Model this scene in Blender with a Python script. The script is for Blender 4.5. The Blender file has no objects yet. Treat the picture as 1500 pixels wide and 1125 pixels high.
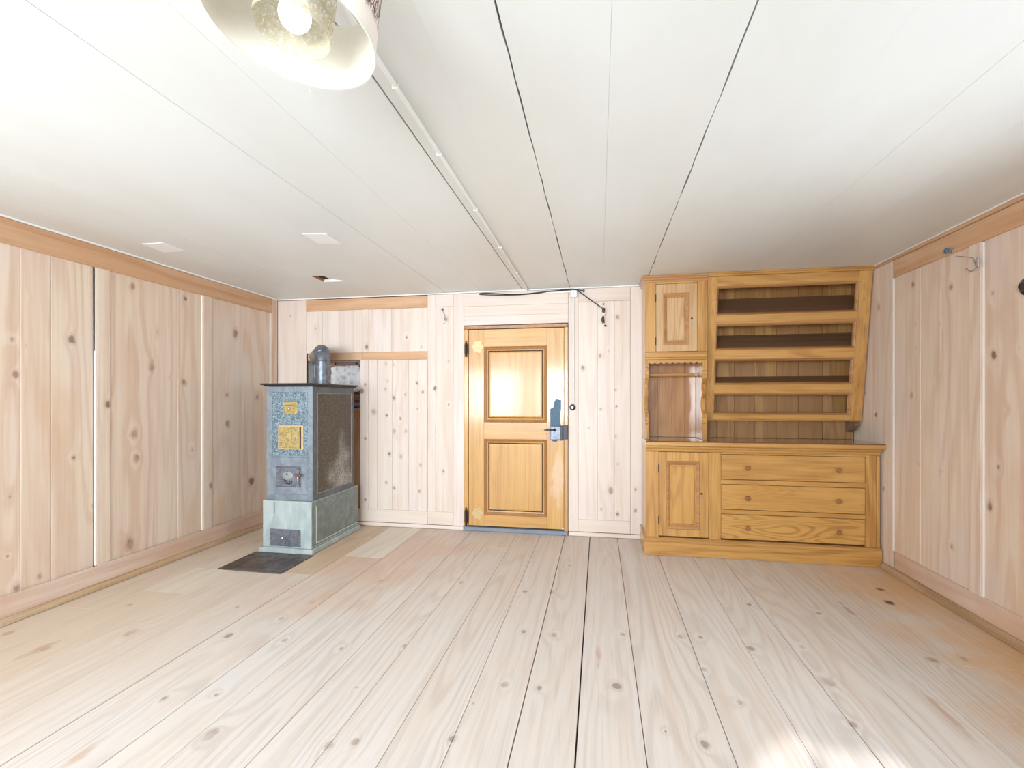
import bpy, bmesh, math, random
from mathutils import Vector, Matrix
random.seed(7)
PI = math.pi
scene = bpy.context.scene
col = scene.collection

# ------------------------------------------------------------------ camera, world, sun, daylight and added fill, exposure
CAM_H, FPX, YAW, HOR = 1.157, 705.8, math.radians(10.245), 584.4
XL, XR, YB, YF, H = -3.006, 1.924, 4.11, -1.7, 2.1
cam = bpy.data.cameras.new('camera')
cam.sensor_fit = 'HORIZONTAL'; cam.sensor_width = 36.0
cam.lens = FPX / 1500 * 36.0
cam.shift_y = (HOR - 562.5) / 1500
cam.clip_start = 0.02
camo = bpy.data.objects.new('camera', cam); col.objects.link(camo)
camo.location = (0, 0, CAM_H); camo.rotation_euler = (PI / 2, 0, YAW)
scene.camera = camo

w = bpy.data.worlds.new('sky'); scene.world = w; w.use_nodes = True
w.node_tree.nodes['Background'].inputs[0].default_value = (0.72, 0.84, 1.0, 1)
w.node_tree.nodes['Background'].inputs[1].default_value = 1.0

SUN_EL = math.radians(23.5)
sun = bpy.data.lights.new('sun', 'SUN'); sun.energy = 3.0; sun.angle = math.radians(0.7)
suno = bpy.data.objects.new('sun', sun); col.objects.link(suno)
suno.rotation_euler = (PI / 2 - SUN_EL, 0, 0)          # comes over the wall behind the camera, shines towards +Y

def window_fill_light(name, loc, rot, sx, sy, power, color=(0.84, 0.935, 1.0), spread=180):
    l = bpy.data.lights.new(name, 'AREA'); l.shape = 'RECTANGLE'; l.size = sx; l.size_y = sy
    l.energy = power; l.color = color; l.spread = math.radians(spread)
    o = bpy.data.objects.new(name, l); col.objects.link(o); o.location = loc; o.rotation_euler = rot
WIN_Z0, WIN_Z1 = 0.75, 1.75
zc, zh = (WIN_Z0 + WIN_Z1) / 2, WIN_Z1 - WIN_Z0
window_fill_light('daylight_window_1', (-2.25, YF + 0.03, zc), (PI / 2, 0, 0), 1.2, zh, 34, spread=115)      # wall behind the camera
window_fill_light('daylight_window_2', (-0.55, YF + 0.03, zc), (PI / 2, 0, 0), 1.2, zh, 44, spread=115)
window_fill_light('added_fill_3', (XL + 0.03, 0.95, zc), (PI / 2, 0, -PI / 2), 1.5, zh, 4, spread=130)  # added fill by the left wall, out of frame
window_fill_light('added_fill_4', (XR - 0.03, 1.55, zc), (PI / 2, 0, PI / 2), 1.5, zh, 12, spread=130)  # added fill by the right wall, out of frame

vs = scene.view_settings
scene.display_settings.display_device = 'sRGB'
vs.view_transform = 'Standard'; vs.look = 'None'; vs.gamma = 1.0; vs.use_curve_mapping = False
vs.exposure = 0.55

# ------------------------------------------------------------------ survey helpers (photo pixel -> point on a real plane)
_s, _c = math.sin(YAW), math.cos(YAW)
def ray(px, py):
    u = px - 750
    return (-_s * FPX + _c * u, _c * FPX + _s * u, HOR - py)
def onY(px, py, Y=YB):
    d = ray(px, py); t = Y / d[1]; return (d[0] * t, Y, CAM_H + d[2] * t)
def onX(px, py, X):
    d = ray(px, py); t = X / d[0]; return (X, d[1] * t, CAM_H + d[2] * t)
def onZ(px, py, Z=0.0):
    d = ray(px, py); t = (Z - CAM_H) / d[2]; return (d[0] * t, d[1] * t, Z)
def bx(px, Y=YB): return onY(px, 600, Y)[0]
def ly(px, X=XL): return onX(px, 600, X)[1]

def srgb(r, g, b):
    f = lambda v: (v / 255 / 12.92) if v / 255 <= 0.04045 else ((v / 255 + 0.055) / 1.055) ** 2.4
    return (f(r), f(g), f(b), 1.0)

# ------------------------------------------------------------------ node helper
class NT:
    def __init__(self, name):
        self.m = bpy.data.materials.new(name); self.m.use_nodes = True
        self.t = self.m.node_tree; self.n = self.t.nodes; self.l = self.t.links
        self.b = self.n['Principled BSDF']
    def put(self, sock, v):
        if v is None: return
        if hasattr(v, 'is_output') or isinstance(v, bpy.types.NodeSocket): self.l.new(v, sock)
        else: sock.default_value = v
    def math(self, op, a, b=None, c=None, clamp=False):
        n = self.n.new('ShaderNodeMath'); n.operation = op; n.use_clamp = clamp
        self.put(n.inputs[0], a); self.put(n.inputs[1], b); self.put(n.inputs[2], c); return n.outputs[0]
    def vmath(self, op, a, b=None, out=0):
        n = self.n.new('ShaderNodeVectorMath'); n.operation = op
        self.put(n.inputs[0], a); self.put(n.inputs[1], b); return n.outputs[out]
    def noise(self, v, scale, detail=2, rough=0.5, dist=0.0):
        n = self.n.new('ShaderNodeTexNoise'); self.put(n.inputs['Vector'], v)
        n.inputs['Scale'].default_value = scale; n.inputs['Detail'].default_value = detail
        n.inputs['Roughness'].default_value = rough; n.inputs['Distortion'].default_value = dist
        return n.outputs['Fac']
    def mapr(self, v, a, b, c=0.0, d=1.0, smooth=True):
        n = self.n.new('ShaderNodeMapRange'); n.interpolation_type = 'SMOOTHSTEP' if smooth else 'LINEAR'
        self.put(n.inputs[0], v)
        for i, x in enumerate((a, b, c, d)): n.inputs[1 + i].default_value = x
        return n.outputs[0]
    def mix(self, f, a, b, mode='MIX'):
        n = self.n.new('ShaderNodeMix'); n.data_type = 'RGBA'; n.blend_type = mode
        self.put(n.inputs[0], f); self.put(n.inputs[6], a); self.put(n.inputs[7], b); return n.outputs[2]
    def bump(self, h, strength, dist=0.002):
        n = self.n.new('ShaderNodeBump'); n.inputs['Strength'].default_value = strength
        n.inputs['Distance'].default_value = dist; self.put(n.inputs['Height'], h)
        self.l.new(n.outputs[0], self.b.inputs['Normal'])
    def pos(self): return self.n.new('ShaderNodeNewGeometry').outputs['Position']
    def rnd(self): return self.n.new('ShaderNodeObjectInfo').outputs['Random']
    def done(self, color, rough=0.5, metal=0.0, coat=0.0, coat_rough=0.1):
        self.put(self.b.inputs['Base Color'], color); self.put(self.b.inputs['Roughness'], rough)
        self.b.inputs['Metallic'].default_value = metal
        self.b.inputs['Coat Weight'].default_value = coat; self.b.inputs['Coat Roughness'].default_value = coat_rough
        return self.m

def plain(name, color, rough=0.5, metal=0.0, coat=0.0, vary=0.06, scale=30, bump=0.0):
    t = NT(name); p = t.pos(); n = t.noise(p, scale, 3)
    dark = (color[0] * (1 - vary * 3), color[1] * (1 - vary * 3), color[2] * (1 - vary * 3), 1)
    if bump: t.bump(n, bump)
    return t.done(t.mix(n, dark, color), rough, metal, coat)

def wood(name, along, base, dark, patch, knots=(), ring=0.35, ringfreq=9, fine=0.25, patchamt=0.6, tint=0.10,
         rough=0.6, coat=0.0, bump=0.25, knot_col=srgb(120, 78, 62), knot_rim=srgb(150, 110, 92), stretch=0.10,
         nscale=3.0, extra=None, tint_col=None, spec=None, streak=0.28):
    t = NT(name); p = t.pos(); r = t.rnd()
    wv = t.noise(p, 26, 3)
    sc = {'X': (stretch, 1, 1), 'Y': (1, stretch, 1), 'Z': (1, 1, stretch)}[along]
    off = t.vmath('SCALE', (13.7, 7.3, 19.1)); off.node.inputs[3].default_value = 1
    t.l.new(r, off.node.inputs[3])
    sp = t.vmath('MULTIPLY', p, sc)
    q = t.vmath('ADD', sp, off)
    v = t.noise(q, nscale, 1.5, 0.45)
    m = None
    if knots:
        ks = {'X': (0.75, 1, 1), 'Y': (1, 0.72, 1), 'Z': (1, 1, 0.75)}[along]
        kp = t.vmath('MULTIPLY', p, ks)
        for (x, y, z, rad) in knots:
            dn = t.vmath('DISTANCE', kp, (x * ks[0], y * ks[1], z * ks[2]), out=1)
            dn = t.math('DIVIDE', dn, rad)
            m = dn if m is None else t.math('MINIMUM', m, dn)
        m = t.math('ADD', m, t.math('MULTIPLY', t.math('SUBTRACT', wv, 0.5), 1.2))
        m2 = t.math('ADD', t.math('MULTIPLY', m, m), 2.5)
        v = t.math('ADD', v, t.math('DIVIDE', 0.22, m2))
    s = t.math('SINE', t.math('MULTIPLY', v, ringfreq * 2 * PI))
    rg = t.mapr(s, -0.2, 1.0)
    fs = {'X': (0.03, 1, 1), 'Y': (1, 0.03, 1), 'Z': (1, 1, 0.03)}[along]
    fn = t.noise(t.vmath('ADD', t.vmath('MULTIPLY', p, fs), off), 110, 2)
    stk = t.mapr(t.noise(t.vmath('ADD', t.vmath('MULTIPLY', p, fs), off), 26, 2, 0.6), 0.42, 0.7)
    big = t.mapr(t.noise(t.vmath('ADD', t.vmath('MULTIPLY', p, {'X': (.45, 1, 1), 'Y': (1, .45, 1), 'Z': (1, 1, .45)}[along]), off), 3.0, 3, 0.6), 0.38, 0.68)
    c = t.mix(t.math('MULTIPLY', big, patchamt), base, patch)
    c = t.mix(t.math('MULTIPLY', r, tint * 2), c, tint_col or dark)
    c = t.mix(t.math('MULTIPLY', stk, streak), c, tint_col or dark)
    # the ring contrast itself comes and goes over the board
    area = t.mapr(t.noise(q, 1.3, 1), 0.35, 0.65, 0.35, 1.0)
    g = t.math('MULTIPLY', t.math('MULTIPLY', rg, ring), area)
    g = t.math('ADD', g, t.math('MULTIPLY', t.mapr(fn, 0.45, 0.8), fine))
    c = t.mix(g, c, dark)
    if knots:
        rim = t.mapr(m, 1.5, 0.95)
        c = t.mix(t.math('MULTIPLY', rim, 0.22), c, knot_rim)
        ko = t.mapr(t.noise(p, 7, 1), 0.35, 0.65, 0.35, 0.85)
        core = t.mapr(m, 0.95, 0.55)
        c = t.mix(t.math('MULTIPLY', core, ko), c, knot_col)
    if extra: c = extra(t, p, c)
    if bump: t.bump(t.math('ADD', g, t.math('MULTIPLY', fn, 0.4)), bump, 0.0015)
    mat = t.done(c, rough, 0, coat, 0.12)
    if spec is not None: t.b.inputs['Specular IOR Level'].default_value = spec
    return mat

# ------------------------------------------------------------------ mesh builder
class MB:
    def __init__(self): self.bm = bmesh.new()
    def box(self, x0, x1, y0, y1, z0, z1, bev=0.0):
        if x1 < x0: x0, x1 = x1, x0
        if y1 < y0: y0, y1 = y1, y0
        if z1 < z0: z0, z1 = z1, z0
        r = bmesh.ops.create_cube(self.bm, size=1.0)
        for v in r['verts']:
            v.co = Vector(((x0 + x1) / 2 + v.co.x * (x1 - x0), (y0 + y1) / 2 + v.co.y * (y1 - y0), (z0 + z1) / 2 + v.co.z * (z1 - z0)))
        if bev:
            ed = list({e for v in r['verts'] for e in v.link_edges})
            bmesh.ops.bevel(self.bm, geom=ed, offset=min(bev, 0.45 * min(x1 - x0, y1 - y0, z1 - z0)), segments=1, affect='EDGES')
        return self
    def prism(self, poly, axis, a, b):
        # poly: 2-D outline; axis 'Y': (x,z) extruded a..b in y ; 'X': (y,z) ; 'Z': (x,y)
        f = {'Y': lambda p, k: (p[0], k, p[1]), 'X': lambda p, k: (k, p[0], p[1]), 'Z': lambda p, k: (p[0], p[1], k)}[axis]
        A = [self.bm.verts.new(f(p, a)) for p in poly]; B = [self.bm.verts.new(f(p, b)) for p in poly]
        n = len(poly)
        self.bm.faces.new(A); self.bm.faces.new(B[::-1])
        for i in range(n): self.bm.faces.new((A[i], B[i], B[(i + 1) % n], A[(i + 1) % n]))
        return self
    def frame(self, x0, x1, z0, z1, prof):
        # mitred moulding round a rectangle in XZ; prof = [(inset from outer edge, y)], closed loop
        rings = []
        for (i, y) in prof:
            rings.append([self.bm.verts.new(c) for c in ((x0 + i, y, z0 + i), (x1 - i, y, z0 + i), (x1 - i, y, z1 - i), (x0 + i, y, z1 - i))])
        n = len(rings)
        for k in range(n):
            a, b = rings[k], rings[(k + 1) % n]
            for j in range(4): self.bm.faces.new((a[j], a[(j + 1) % 4], b[(j + 1) % 4], b[j]))
        return self
    def raised(self, x0, x1, z0, z1, prof):
        # like frame, open loop closed with a field on the last ring
        rings = []
        for (i, y) in prof:
            rings.append([self.bm.verts.new(c) for c in ((x0 + i, y, z0 + i), (x1 - i, y, z0 + i), (x1 - i, y, z1 - i), (x0 + i, y, z1 - i))])
        for k in range(len(rings) - 1):
            a, b = rings[k], rings[k + 1]
            for j in range(4): self.bm.faces.new((a[j], a[(j + 1) % 4], b[(j + 1) % 4], b[j]))
        self.bm.faces.new(rings[-1]); self.bm.faces.new(rings[0][::-1])
        return self
    def tube(self, pts, r, seg=12, cap=True):
        pts = [Vector(p) for p in pts]; n = len(pts)
        rr = r if isinstance(r, (list, tuple)) else [r] * n
        rings = []; prev = None
        for i, p in enumerate(pts):
            d = (pts[min(i + 1, n - 1)] - pts[max(i - 1, 0)]).normalized()
            if prev is None:
                u = d.orthogonal().normalized()
            else:
                u = (prev - d * prev.dot(d)).normalized()
            prev = u; v = d.cross(u)
            rings.append([self.bm.verts.new(p + (u * math.cos(2 * PI * k / seg) + v * math.sin(2 * PI * k / seg)) * rr[i]) for k in range(seg)])
        for i in range(n - 1):
            for k in range(seg): self.bm.faces.new((rings[i][k], rings[i][(k + 1) % seg], rings[i + 1][(k + 1) % seg], rings[i + 1][k]))
        if cap: self.bm.faces.new(rings[0][::-1]); self.bm.faces.new(rings[-1])
        return self
    def lathe(self, prof, loc=(0, 0, 0), axis=(0, 0, 1), seg=24):
        # prof = [(r, h)] revolved round axis
        q = Vector((0, 0, 1)).rotation_difference(Vector(axis).normalized()); loc = Vector(loc); rings = []
        for (r, h) in prof:
            if r < 1e-6: rings.append([self.bm.verts.new(loc + q @ Vector((0, 0, h)))])
            else: rings.append([self.bm.verts.new(loc + q @ Vector((r * math.cos(2 * PI * k / seg), r * math.sin(2 * PI * k / seg), h))) for k in range(seg)])
        for a, b in zip(rings, rings[1:]):
            for k in range(seg):
                k2 = (k + 1) % seg
                if len(a) == 1 and len(b) == 1: continue
                if len(a) == 1: self.bm.faces.new((a[0], b[k], b[k2]))
                elif len(b) == 1: self.bm.faces.new((a[k], a[k2], b[0]))
                else: self.bm.faces.new((a[k], a[k2], b[k2], b[k]))
        return self
    def each(self, f):
        for v in self.bm.verts: v.co = Vector(f(*v.co))
        return self
    def build(self, name, mat, parent=None, smooth=False, origin=None):
        bmesh.ops.recalc_face_normals(self.bm, faces=self.bm.faces)
        if parent is not None:
            p = Vector((0, 0, 0)); q = parent
            while q is not None: p += q.location; q = q.parent
        else: p = Vector(origin) if origin else Vector((0, 0, 0))
        for v in self.bm.verts: v.co -= p
        me = bpy.data.meshes.new(name); self.bm.to_mesh(me); self.bm.free()
        me.materials.append(mat)
        if smooth:
            for f in me.polygons: f.use_smooth = True
            try: me.set_sharp_from_angle(angle=math.radians(35))
            except Exception: pass
        o = bpy.data.objects.new(name, me); col.objects.link(o)
        if parent is not None: o.parent = parent
        elif origin: o.location = p
        return o

def thing(name, label, cat, loc, group=None):
    o = bpy.data.objects.new(name, None); col.objects.link(o); o.location = loc; o.empty_display_size = 0.1
    o['label'] = label; o['category'] = cat
    if group: o['group'] = group
    return o
def tag(o, label, cat, group=None):
    o['label'] = label; o['category'] = cat
    if group: o['group'] = group
    return o
def struct(o): o['kind'] = 'structure'; return o
def slab(name, mat, parent, x0, x1, y0, y1, z0, z1, bev=0.0015):
    return MB().box(x0, x1, y0, y1, z0, z1, bev).build(name, mat, parent)

# ------------------------------------------------------------------ materials
def kn(conv, lst):
    out = []
    for (px, py, r) in lst:
        P = conv(px, py); d = -_s * P[0] + _c * P[1]; out.append((P[0], P[1], P[2], r * d / FPX))
    return out
def blotch(t, p, c):
    # random ochre patches and greyer patches over the boards
    n = t.noise(t.vmath('MULTIPLY', p, (1, 1, 0.5)), 2.1, 4, 0.6)
    c = t.mix(t.math('MULTIPLY', t.mapr(n, 0.52, 0.72), 0.42), c, srgb(212, 172, 134))
    n2 = t.noise(t.vmath('ADD', t.vmath('MULTIPLY', p, (1, 1, 0.4)), (9, 4, 2)), 2.6, 4, 0.6)
    return t.mix(t.math('MULTIPLY', t.mapr(n2, 0.54, 0.74), 0.45), c, srgb(216, 206, 202))
K_left = kn(lambda a, b: onX(a, b, XL), [(25, 548, 5), (20, 497, 4), (107, 497, 6), (110, 670, 4), (16, 727, 4), (13, 815, 3), (26, 860, 6), (60, 844, 4),
    (139, 742, 3), (158, 592, 5), (198, 635, 6), (202, 672, 5), (223, 536, 6), (271, 560, 5), (232, 486, 3), (251, 553, 2), (346, 488, 6), (378, 582, 4),
    (334, 578, 3), (335, 621, 5), (309, 711, 4), (370, 705, 6), (283, 658, 3), (193, 796, 8), (196, 419, 4), (273, 438, 4), (46, 436, 2), (40, 506, 2)])
K_right = kn(lambda a, b: onX(a, b, XR), [(1453, 520, 6), (1447, 741, 6), (1335, 417, 4), (1390, 420, 5), (1333, 579, 4), (1460, 684, 4), (1391, 800, 4),
    (1268, 576, 2), (1283, 608, 3), (1294, 716, 3), (1374, 475, 2), (1340, 475, 2), (1340, 509, 2), (1367, 559, 2), (1490, 510, 3), (1451, 430, 4),
    (1287, 450, 3), (1311, 407, 2), (1344, 680, 2), (1376, 690, 3), (1472, 600, 3)])
K_back = kn(lambda a, b: onY(a, b), [(425, 462, 2), (462, 481, 2), (537, 508, 3), (595, 494, 2), (617, 508, 2), (547, 604, 4), (577, 583, 3), (565, 532, 2),
    (576, 534, 2), (610, 561, 2.5), (564, 570, 2), (619, 574, 2.5), (566, 609, 2.5), (586, 613, 2.5), (611, 599, 2), (593, 578, 2), (567, 558, 1.5), (535, 563, 2),
    (530, 573, 3), (657, 529, 2), (637, 569, 3), (657, 593, 2), (577, 632, 3), (594, 632, 2), (535, 642, 2), (570, 665, 3), (587, 669, 2.5), (616, 681, 2.5),
    (565, 707, 2.5), (577, 715, 3), (614, 720, 2.5), (535, 732, 2), (649, 690, 2), (879, 521, 2.5), (854, 539, 3.5), (862, 627, 2), (880, 599, 2), (902, 571, 2),
    (903, 595, 2), (905, 464, 3), (902, 639, 2), (905, 680, 2), (895, 719, 4), (881, 746, 2.5), (905, 753, 3), (891, 514, 2), (931, 717, 2), (931, 748, 2.5)])
K_floor = kn(lambda a, b: onZ(a, b), [(190, 927, 8), (335, 931, 6), (417, 938, 4), (412, 906, 4), (308, 1077, 11), (481, 1092, 7), (520, 1087, 7), (240, 1023, 5),
    (318, 1017, 4), (500, 950, 4), (592, 946, 4), (675, 853, 4), (740, 1002, 5), (662, 1082, 6), (67, 950, 6), (693, 1030, 2), (522, 1007, 2),
    (285, 851, 4), (190, 886, 4), (12, 927, 7), (348, 889, 3), (767, 925, 4), (811, 930, 5), (737, 1003, 4), (790, 1008, 5), (769, 866, 4), (809, 867, 4),
    (834, 828, 3), (913, 929, 4), (903, 1005, 8), (996, 932, 4), (1026, 933, 3), (1100, 950, 6), (1031, 980, 4), (1084, 1029, 5), (1031, 1089, 8),
    (975, 1071, 2), (1199, 898, 4), (1097, 885, 4), (1289, 863, 4), (1412, 965, 6), (1215, 1000, 8), (1249, 1061, 6), (1366, 967, 7), (1481, 1057, 2),
    (1175, 948, 3), (557, 851, 6), (456, 882, 4)])

PINE = dict(base=srgb(231, 214, 195), dark=srgb(200, 160, 132), patch=srgb(228, 208, 196), ring=0.42, fine=0.22, patchamt=0.8, tint=0.10, rough=0.55, bump=0.12)
M_left = wood('left_wall_pine', 'Z', knots=K_left, nscale=3.2, ringfreq=9, extra=blotch, **PINE)
M_right = wood('right_wall_pine', 'Z', knots=K_right, nscale=3.2, ringfreq=9, extra=blotch, **PINE)
PB = dict(PINE); PB.update(base=srgb(231, 218, 206), patch=srgb(229, 215, 210), dark=srgb(208, 180, 162), ring=0.3)
M_back = wood('back_wall_pine', 'Z', knots=K_back, nscale=4, ringfreq=7, knot_col=srgb(130, 105, 92), **PB)
M_backh = wood('back_wall_pine_rail', 'X', nscale=4, ringfreq=6, **PB)
RAIL = dict(base=srgb(212, 168, 130), dark=srgb(178, 126, 88), patch=srgb(220, 188, 156), ring=0.35, fine=0.3, patchamt=0.7, tint=0.08, rough=0.5, bump=0.1)
M_railY = wood('orange_pine_rail_long', 'Y', nscale=4, ringfreq=5, **RAIL)
M_railX = wood('orange_pine_rail_cross', 'X', nscale=4, ringfreq=5, **RAIL)
BASE = dict(RAIL); BASE.update(base=srgb(214, 180, 156), patch=srgb(224, 204, 190), dark=srgb(184, 138, 112), patchamt=0.9)
M_baseY = wood('worn_pink_baseboard', 'Y', nscale=4, ringfreq=5, **BASE)
M_quarter = wood('worn_yellow_quarter_strip', 'Y', base=srgb(200, 168, 130), dark=srgb(128, 92, 64), patch=srgb(222, 202, 178), ring=0.5, ringfreq=8)
M_brownZ = wood('brown_recess_board', 'Z', base=srgb(200, 160, 125), dark=srgb(150, 100, 65), patch=srgb(190, 140, 100), ring=0.4)
M_brownX = wood('brown_recess_rail', 'X', base=srgb(185, 130, 82), dark=srgb(120, 75, 45), patch=srgb(160, 105, 62), ring=0.4)

def floor_extra(t, p, c):
    # worn yellow varnish left along the right wall, near the stove, and loose orange patches
    sx = t.n.new('ShaderNodeSeparateXYZ'); t.l.new(p, sx.inputs[0])
    nz = t.noise(p, 2.3, 4, 0.6)
    nn = t.math('MULTIPLY', t.math('SUBTRACT', nz, 0.5), 1.1)
    a = t.mapr(t.math('ADD', sx.outputs[0], nn), 1.30, 1.95)
    c = t.mix(t.math('MULTIPLY', a, 0.75), c, srgb(212, 164, 104), 'MIX')
    b = t.mapr(t.math('ADD', sx.outputs[0], nn), -1.5, -2.7)
    c = t.mix(t.math('MULTIPLY', b, 0.40), c, srgb(222, 194, 158))
    st = t.vmath('DISTANCE', t.vmath('MULTIPLY', p, (1, 0.6, 1)), (-1.55, 1.98, 0), out=1)
    d = t.mapr(t.math('ADD', st, nn), 0.75, 0.15)
    c = t.mix(t.math('MULTIPLY', d, 0.5), c, srgb(214, 172, 140))
    # black burn mark and brown streaks on the right
    for (px, py, r, colr, k) in [(1303, 883, 0.030, srgb(45, 28, 22), 1), (1245, 895, 0.018, srgb(150, 100, 72), 0.14), (877, 962, 0.014, srgb(176, 130, 112), 0.12),
                                 (1385, 1045, 0.018, srgb(178, 130, 98), 0.10), (60, 950, 0.03, srgb(176, 128, 84), 0.3), (120, 1105, 0.022, srgb(196, 150, 112), 0.25),
                                 (1289, 863, 0.022, srgb(110, 70, 45), 0.8)]:
        P = onZ(px, py)
        dd = t.vmath('DISTANCE', t.vmath('MULTIPLY', p, (1, k if k < 1 else 0.7, 1)), (P[0], P[1] * (k if k < 1 else 0.7), 0), out=1)
        dd = t.math('ADD', dd, t.math('MULTIPLY', t.math('SUBTRACT', t.noise(t.vmath('MULTIPLY', p, (1, 0.4, 1)), 40, 3), 0.5), r * 2.2))
        c = t.mix(t.math('MULTIPLY', t.mapr(dd, r * 1.1, r * 0.2), 0.9 if k >= 0.8 else 0.5), c, colr)
    sp = t.mapr(t.noise(p, 420, 2), 0.60, 0.74)
    c = t.mix(t.math('MULTIPLY', sp, 0.16), c, srgb(176, 160, 150))
    return c
M_floor = wood('bleached_floor_boards', 'Y', base=srgb(219, 213, 209), dark=srgb(180, 166, 156), patch=srgb(221, 209, 199), knots=K_floor, ring=0.30, ringfreq=20,
               fine=0.28, patchamt=0.6, tint=0.11, tint_col=srgb(205, 178, 155), rough=0.48, bump=0.35, nscale=3.4, stretch=0.09,
               knot_col=srgb(150, 130, 120), knot_rim=srgb(180, 165, 152), extra=floor_extra)
M_floorpale = wood('fresh_pale_floor_board', 'Y', base=srgb(230, 220, 206), dark=srgb(204, 184, 162), patch=srgb(226, 212, 196), ring=0.3, ringfreq=10, rough=0.5)
M_floororange = wood('orange_floor_board', 'Y', base=srgb(216, 192, 166), dark=srgb(190, 156, 124), patch=srgb(206, 184, 162), ring=0.3, ringfreq=10, rough=0.5)
M_dark = plain('dark_gap_filler', srgb(58, 48, 42), 0.9)

def ceil_mat():
    t = NT('offwhite_ceiling_paint'); p = t.pos(); r = t.rnd()
    n = t.noise(t.vmath('MULTIPLY', p, (1, 0.5, 1)), 2.0, 4, 0.6)
    c = t.mix(t.mapr(n, 0.3, 0.75), srgb(230, 233, 233), srgb(224, 226, 223))
    c = t.mix(t.math('MULTIPLY', r, 0.35), c, srgb(221, 223, 219))
    f = t.noise(t.vmath('MULTIPLY', p, (1, 0.1, 1)), 45, 3)
    sc = t.mapr(t.noise(t.vmath('MULTIPLY', p, (0.3, 1, 1)), 22, 4, 0.7), 0.70, 0.78)
    c = t.mix(t.math('MULTIPLY', sc, 0.18), c, srgb(190, 185, 175))
    t.bump(t.math('ADD', f, t.noise(p, 3, 2)), 0.15, 0.002)
    return t.done(c, 0.38)
M_ceil = ceil_mat()
M_white = plain('white_gloss_paint', srgb(244, 242, 238), 0.35, vary=0.01)
M_whitep = plain('white_plastic_conduit', srgb(238, 238, 234), 0.35, vary=0.01)
M_bead = plain('pale_gap_strip', srgb(238, 227, 217), 0.6, vary=0.02)
M_cream = plain('cream_sheet', srgb(248, 247, 250), 0.5, vary=0.01)

OAK = dict(base=srgb(206, 158, 88), dark=srgb(158, 104, 46), patch=srgb(196, 144, 76), ring=0.5, fine=0.6, patchamt=0.7, tint=0.06, rough=0.38, coat=0.6, bump=0.12)
M_oakZ = wood('honey_varnished_larch_upright', 'Z', nscale=7, ringfreq=5, **OAK)
M_oakX = wood('honey_varnished_larch_level', 'X', nscale=7, ringfreq=5, **OAK)
FIG = dict(OAK); FIG.update(ring=0.6, dark=srgb(160, 104, 46), base=srgb(210, 162, 88), fine=0.25, stretch=0.13, streak=0.1)
M_figX = wood('figured_larch_drawer', 'X', nscale=9.0, ringfreq=16, **FIG)
M_figZ = wood('figured_larch_panel', 'Z', nscale=7, ringfreq=10, **dict(FIG, ring=0.5))
MOLD = dict(OAK); MOLD.update(base=srgb(190, 140, 88), dark=srgb(146, 96, 56), patch=srgb(180, 128, 80))
PALE = dict(OAK); PALE.update(base=srgb(208, 172, 126), dark=srgb(172, 126, 80), patch=srgb(204, 166, 122))
M_oakpale = wood('paler_varnished_larch_door', 'Z', nscale=7, ringfreq=5, **PALE)
M_figpale = wood('paler_figured_panel', 'Z', nscale=7, ringfreq=14, **dict(PALE, ring=0.6))
M_moldX = wood('reddish_varnished_moulding', 'X', nscale=7, ringfreq=5, **MOLD)
TOP = dict(OAK); TOP.update(base=srgb(128, 84, 52), dark=srgb(82, 48, 30), patch=srgb(112, 70, 44), rough=0.22, coat=1.0)
M_top = wood('dark_varnished_worktop', 'X', nscale=7, ringfreq=5, **TOP)
INN = dict(OAK); INN.update(base=srgb(180, 136, 80), dark=srgb(128, 86, 46), patch=srgb(162, 118, 72), tint=0.3, rough=0.35)
M_inner = wood('brown_varnished_back_boards', 'Z', nscale=6, ringfreq=6, **INN)
M_shelf = wood('dark_brown_shelf_board', 'X', base=srgb(130, 98, 72), dark=srgb(88, 62, 46), patch=srgb(116, 86, 62), ring=0.3, rough=0.5, coat=0.2)
NIC = dict(OAK); NIC.update(base=srgb(196, 148, 100), dark=srgb(140, 90, 52), patch=srgb(182, 132, 88), tint=0.2, rough=0.3, coat=1.0)
M_niche = wood('glossy_brown_niche_boards', 'Z', nscale=6, ringfreq=6, **NIC)
DOOR = dict(OAK); DOOR.update(base=srgb(214, 166, 94), dark=srgb(174, 118, 58), patch=srgb(206, 158, 92), rough=0.33, coat=0.5, ring=0.25, fine=0.5)
def door_extra(t, p, c):
    sx = t.n.new('ShaderNodeSeparateXYZ'); t.l.new(p, sx.inputs[0])
    n = t.noise(t.vmath('MULTIPLY', p, (1, 1, 0.35)), 9, 4, 0.65)
    # varnish worn away below the lock
    P = onY(816, 700)
    d = t.vmath('DISTANCE', t.vmath('MULTIPLY', p, (1, 1, 0.22)), (P[0], P[1], P[2] * 0.22), out=1)
    wv = t.mapr(t.math('ADD', d, t.math('MULTIPLY', t.math('SUBTRACT', n, 0.5), 0.14)), 0.065, 0.03)
    return t.mix(t.math('MULTIPLY', wv, 0.7), c, srgb(222, 188, 156))
M_doorZ = wood('honey_door_upright', 'Z', nscale=6, ringfreq=5, extra=door_extra, **DOOR)
M_doorX = wood('honey_door_level', 'X', nscale=6, ringfreq=5, **DOOR)
M_doormold = wood('brown_door_moulding', 'Z', base=srgb(176, 124, 72), dark=srgb(130, 82, 44), patch=srgb(170, 116, 66), ring=0.2, rough=0.3, coat=0.8)
M_bluepaint = plain('blue_grey_worn_paint', srgb(88, 122, 148), 0.6, vary=0.16, scale=60)

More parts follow.
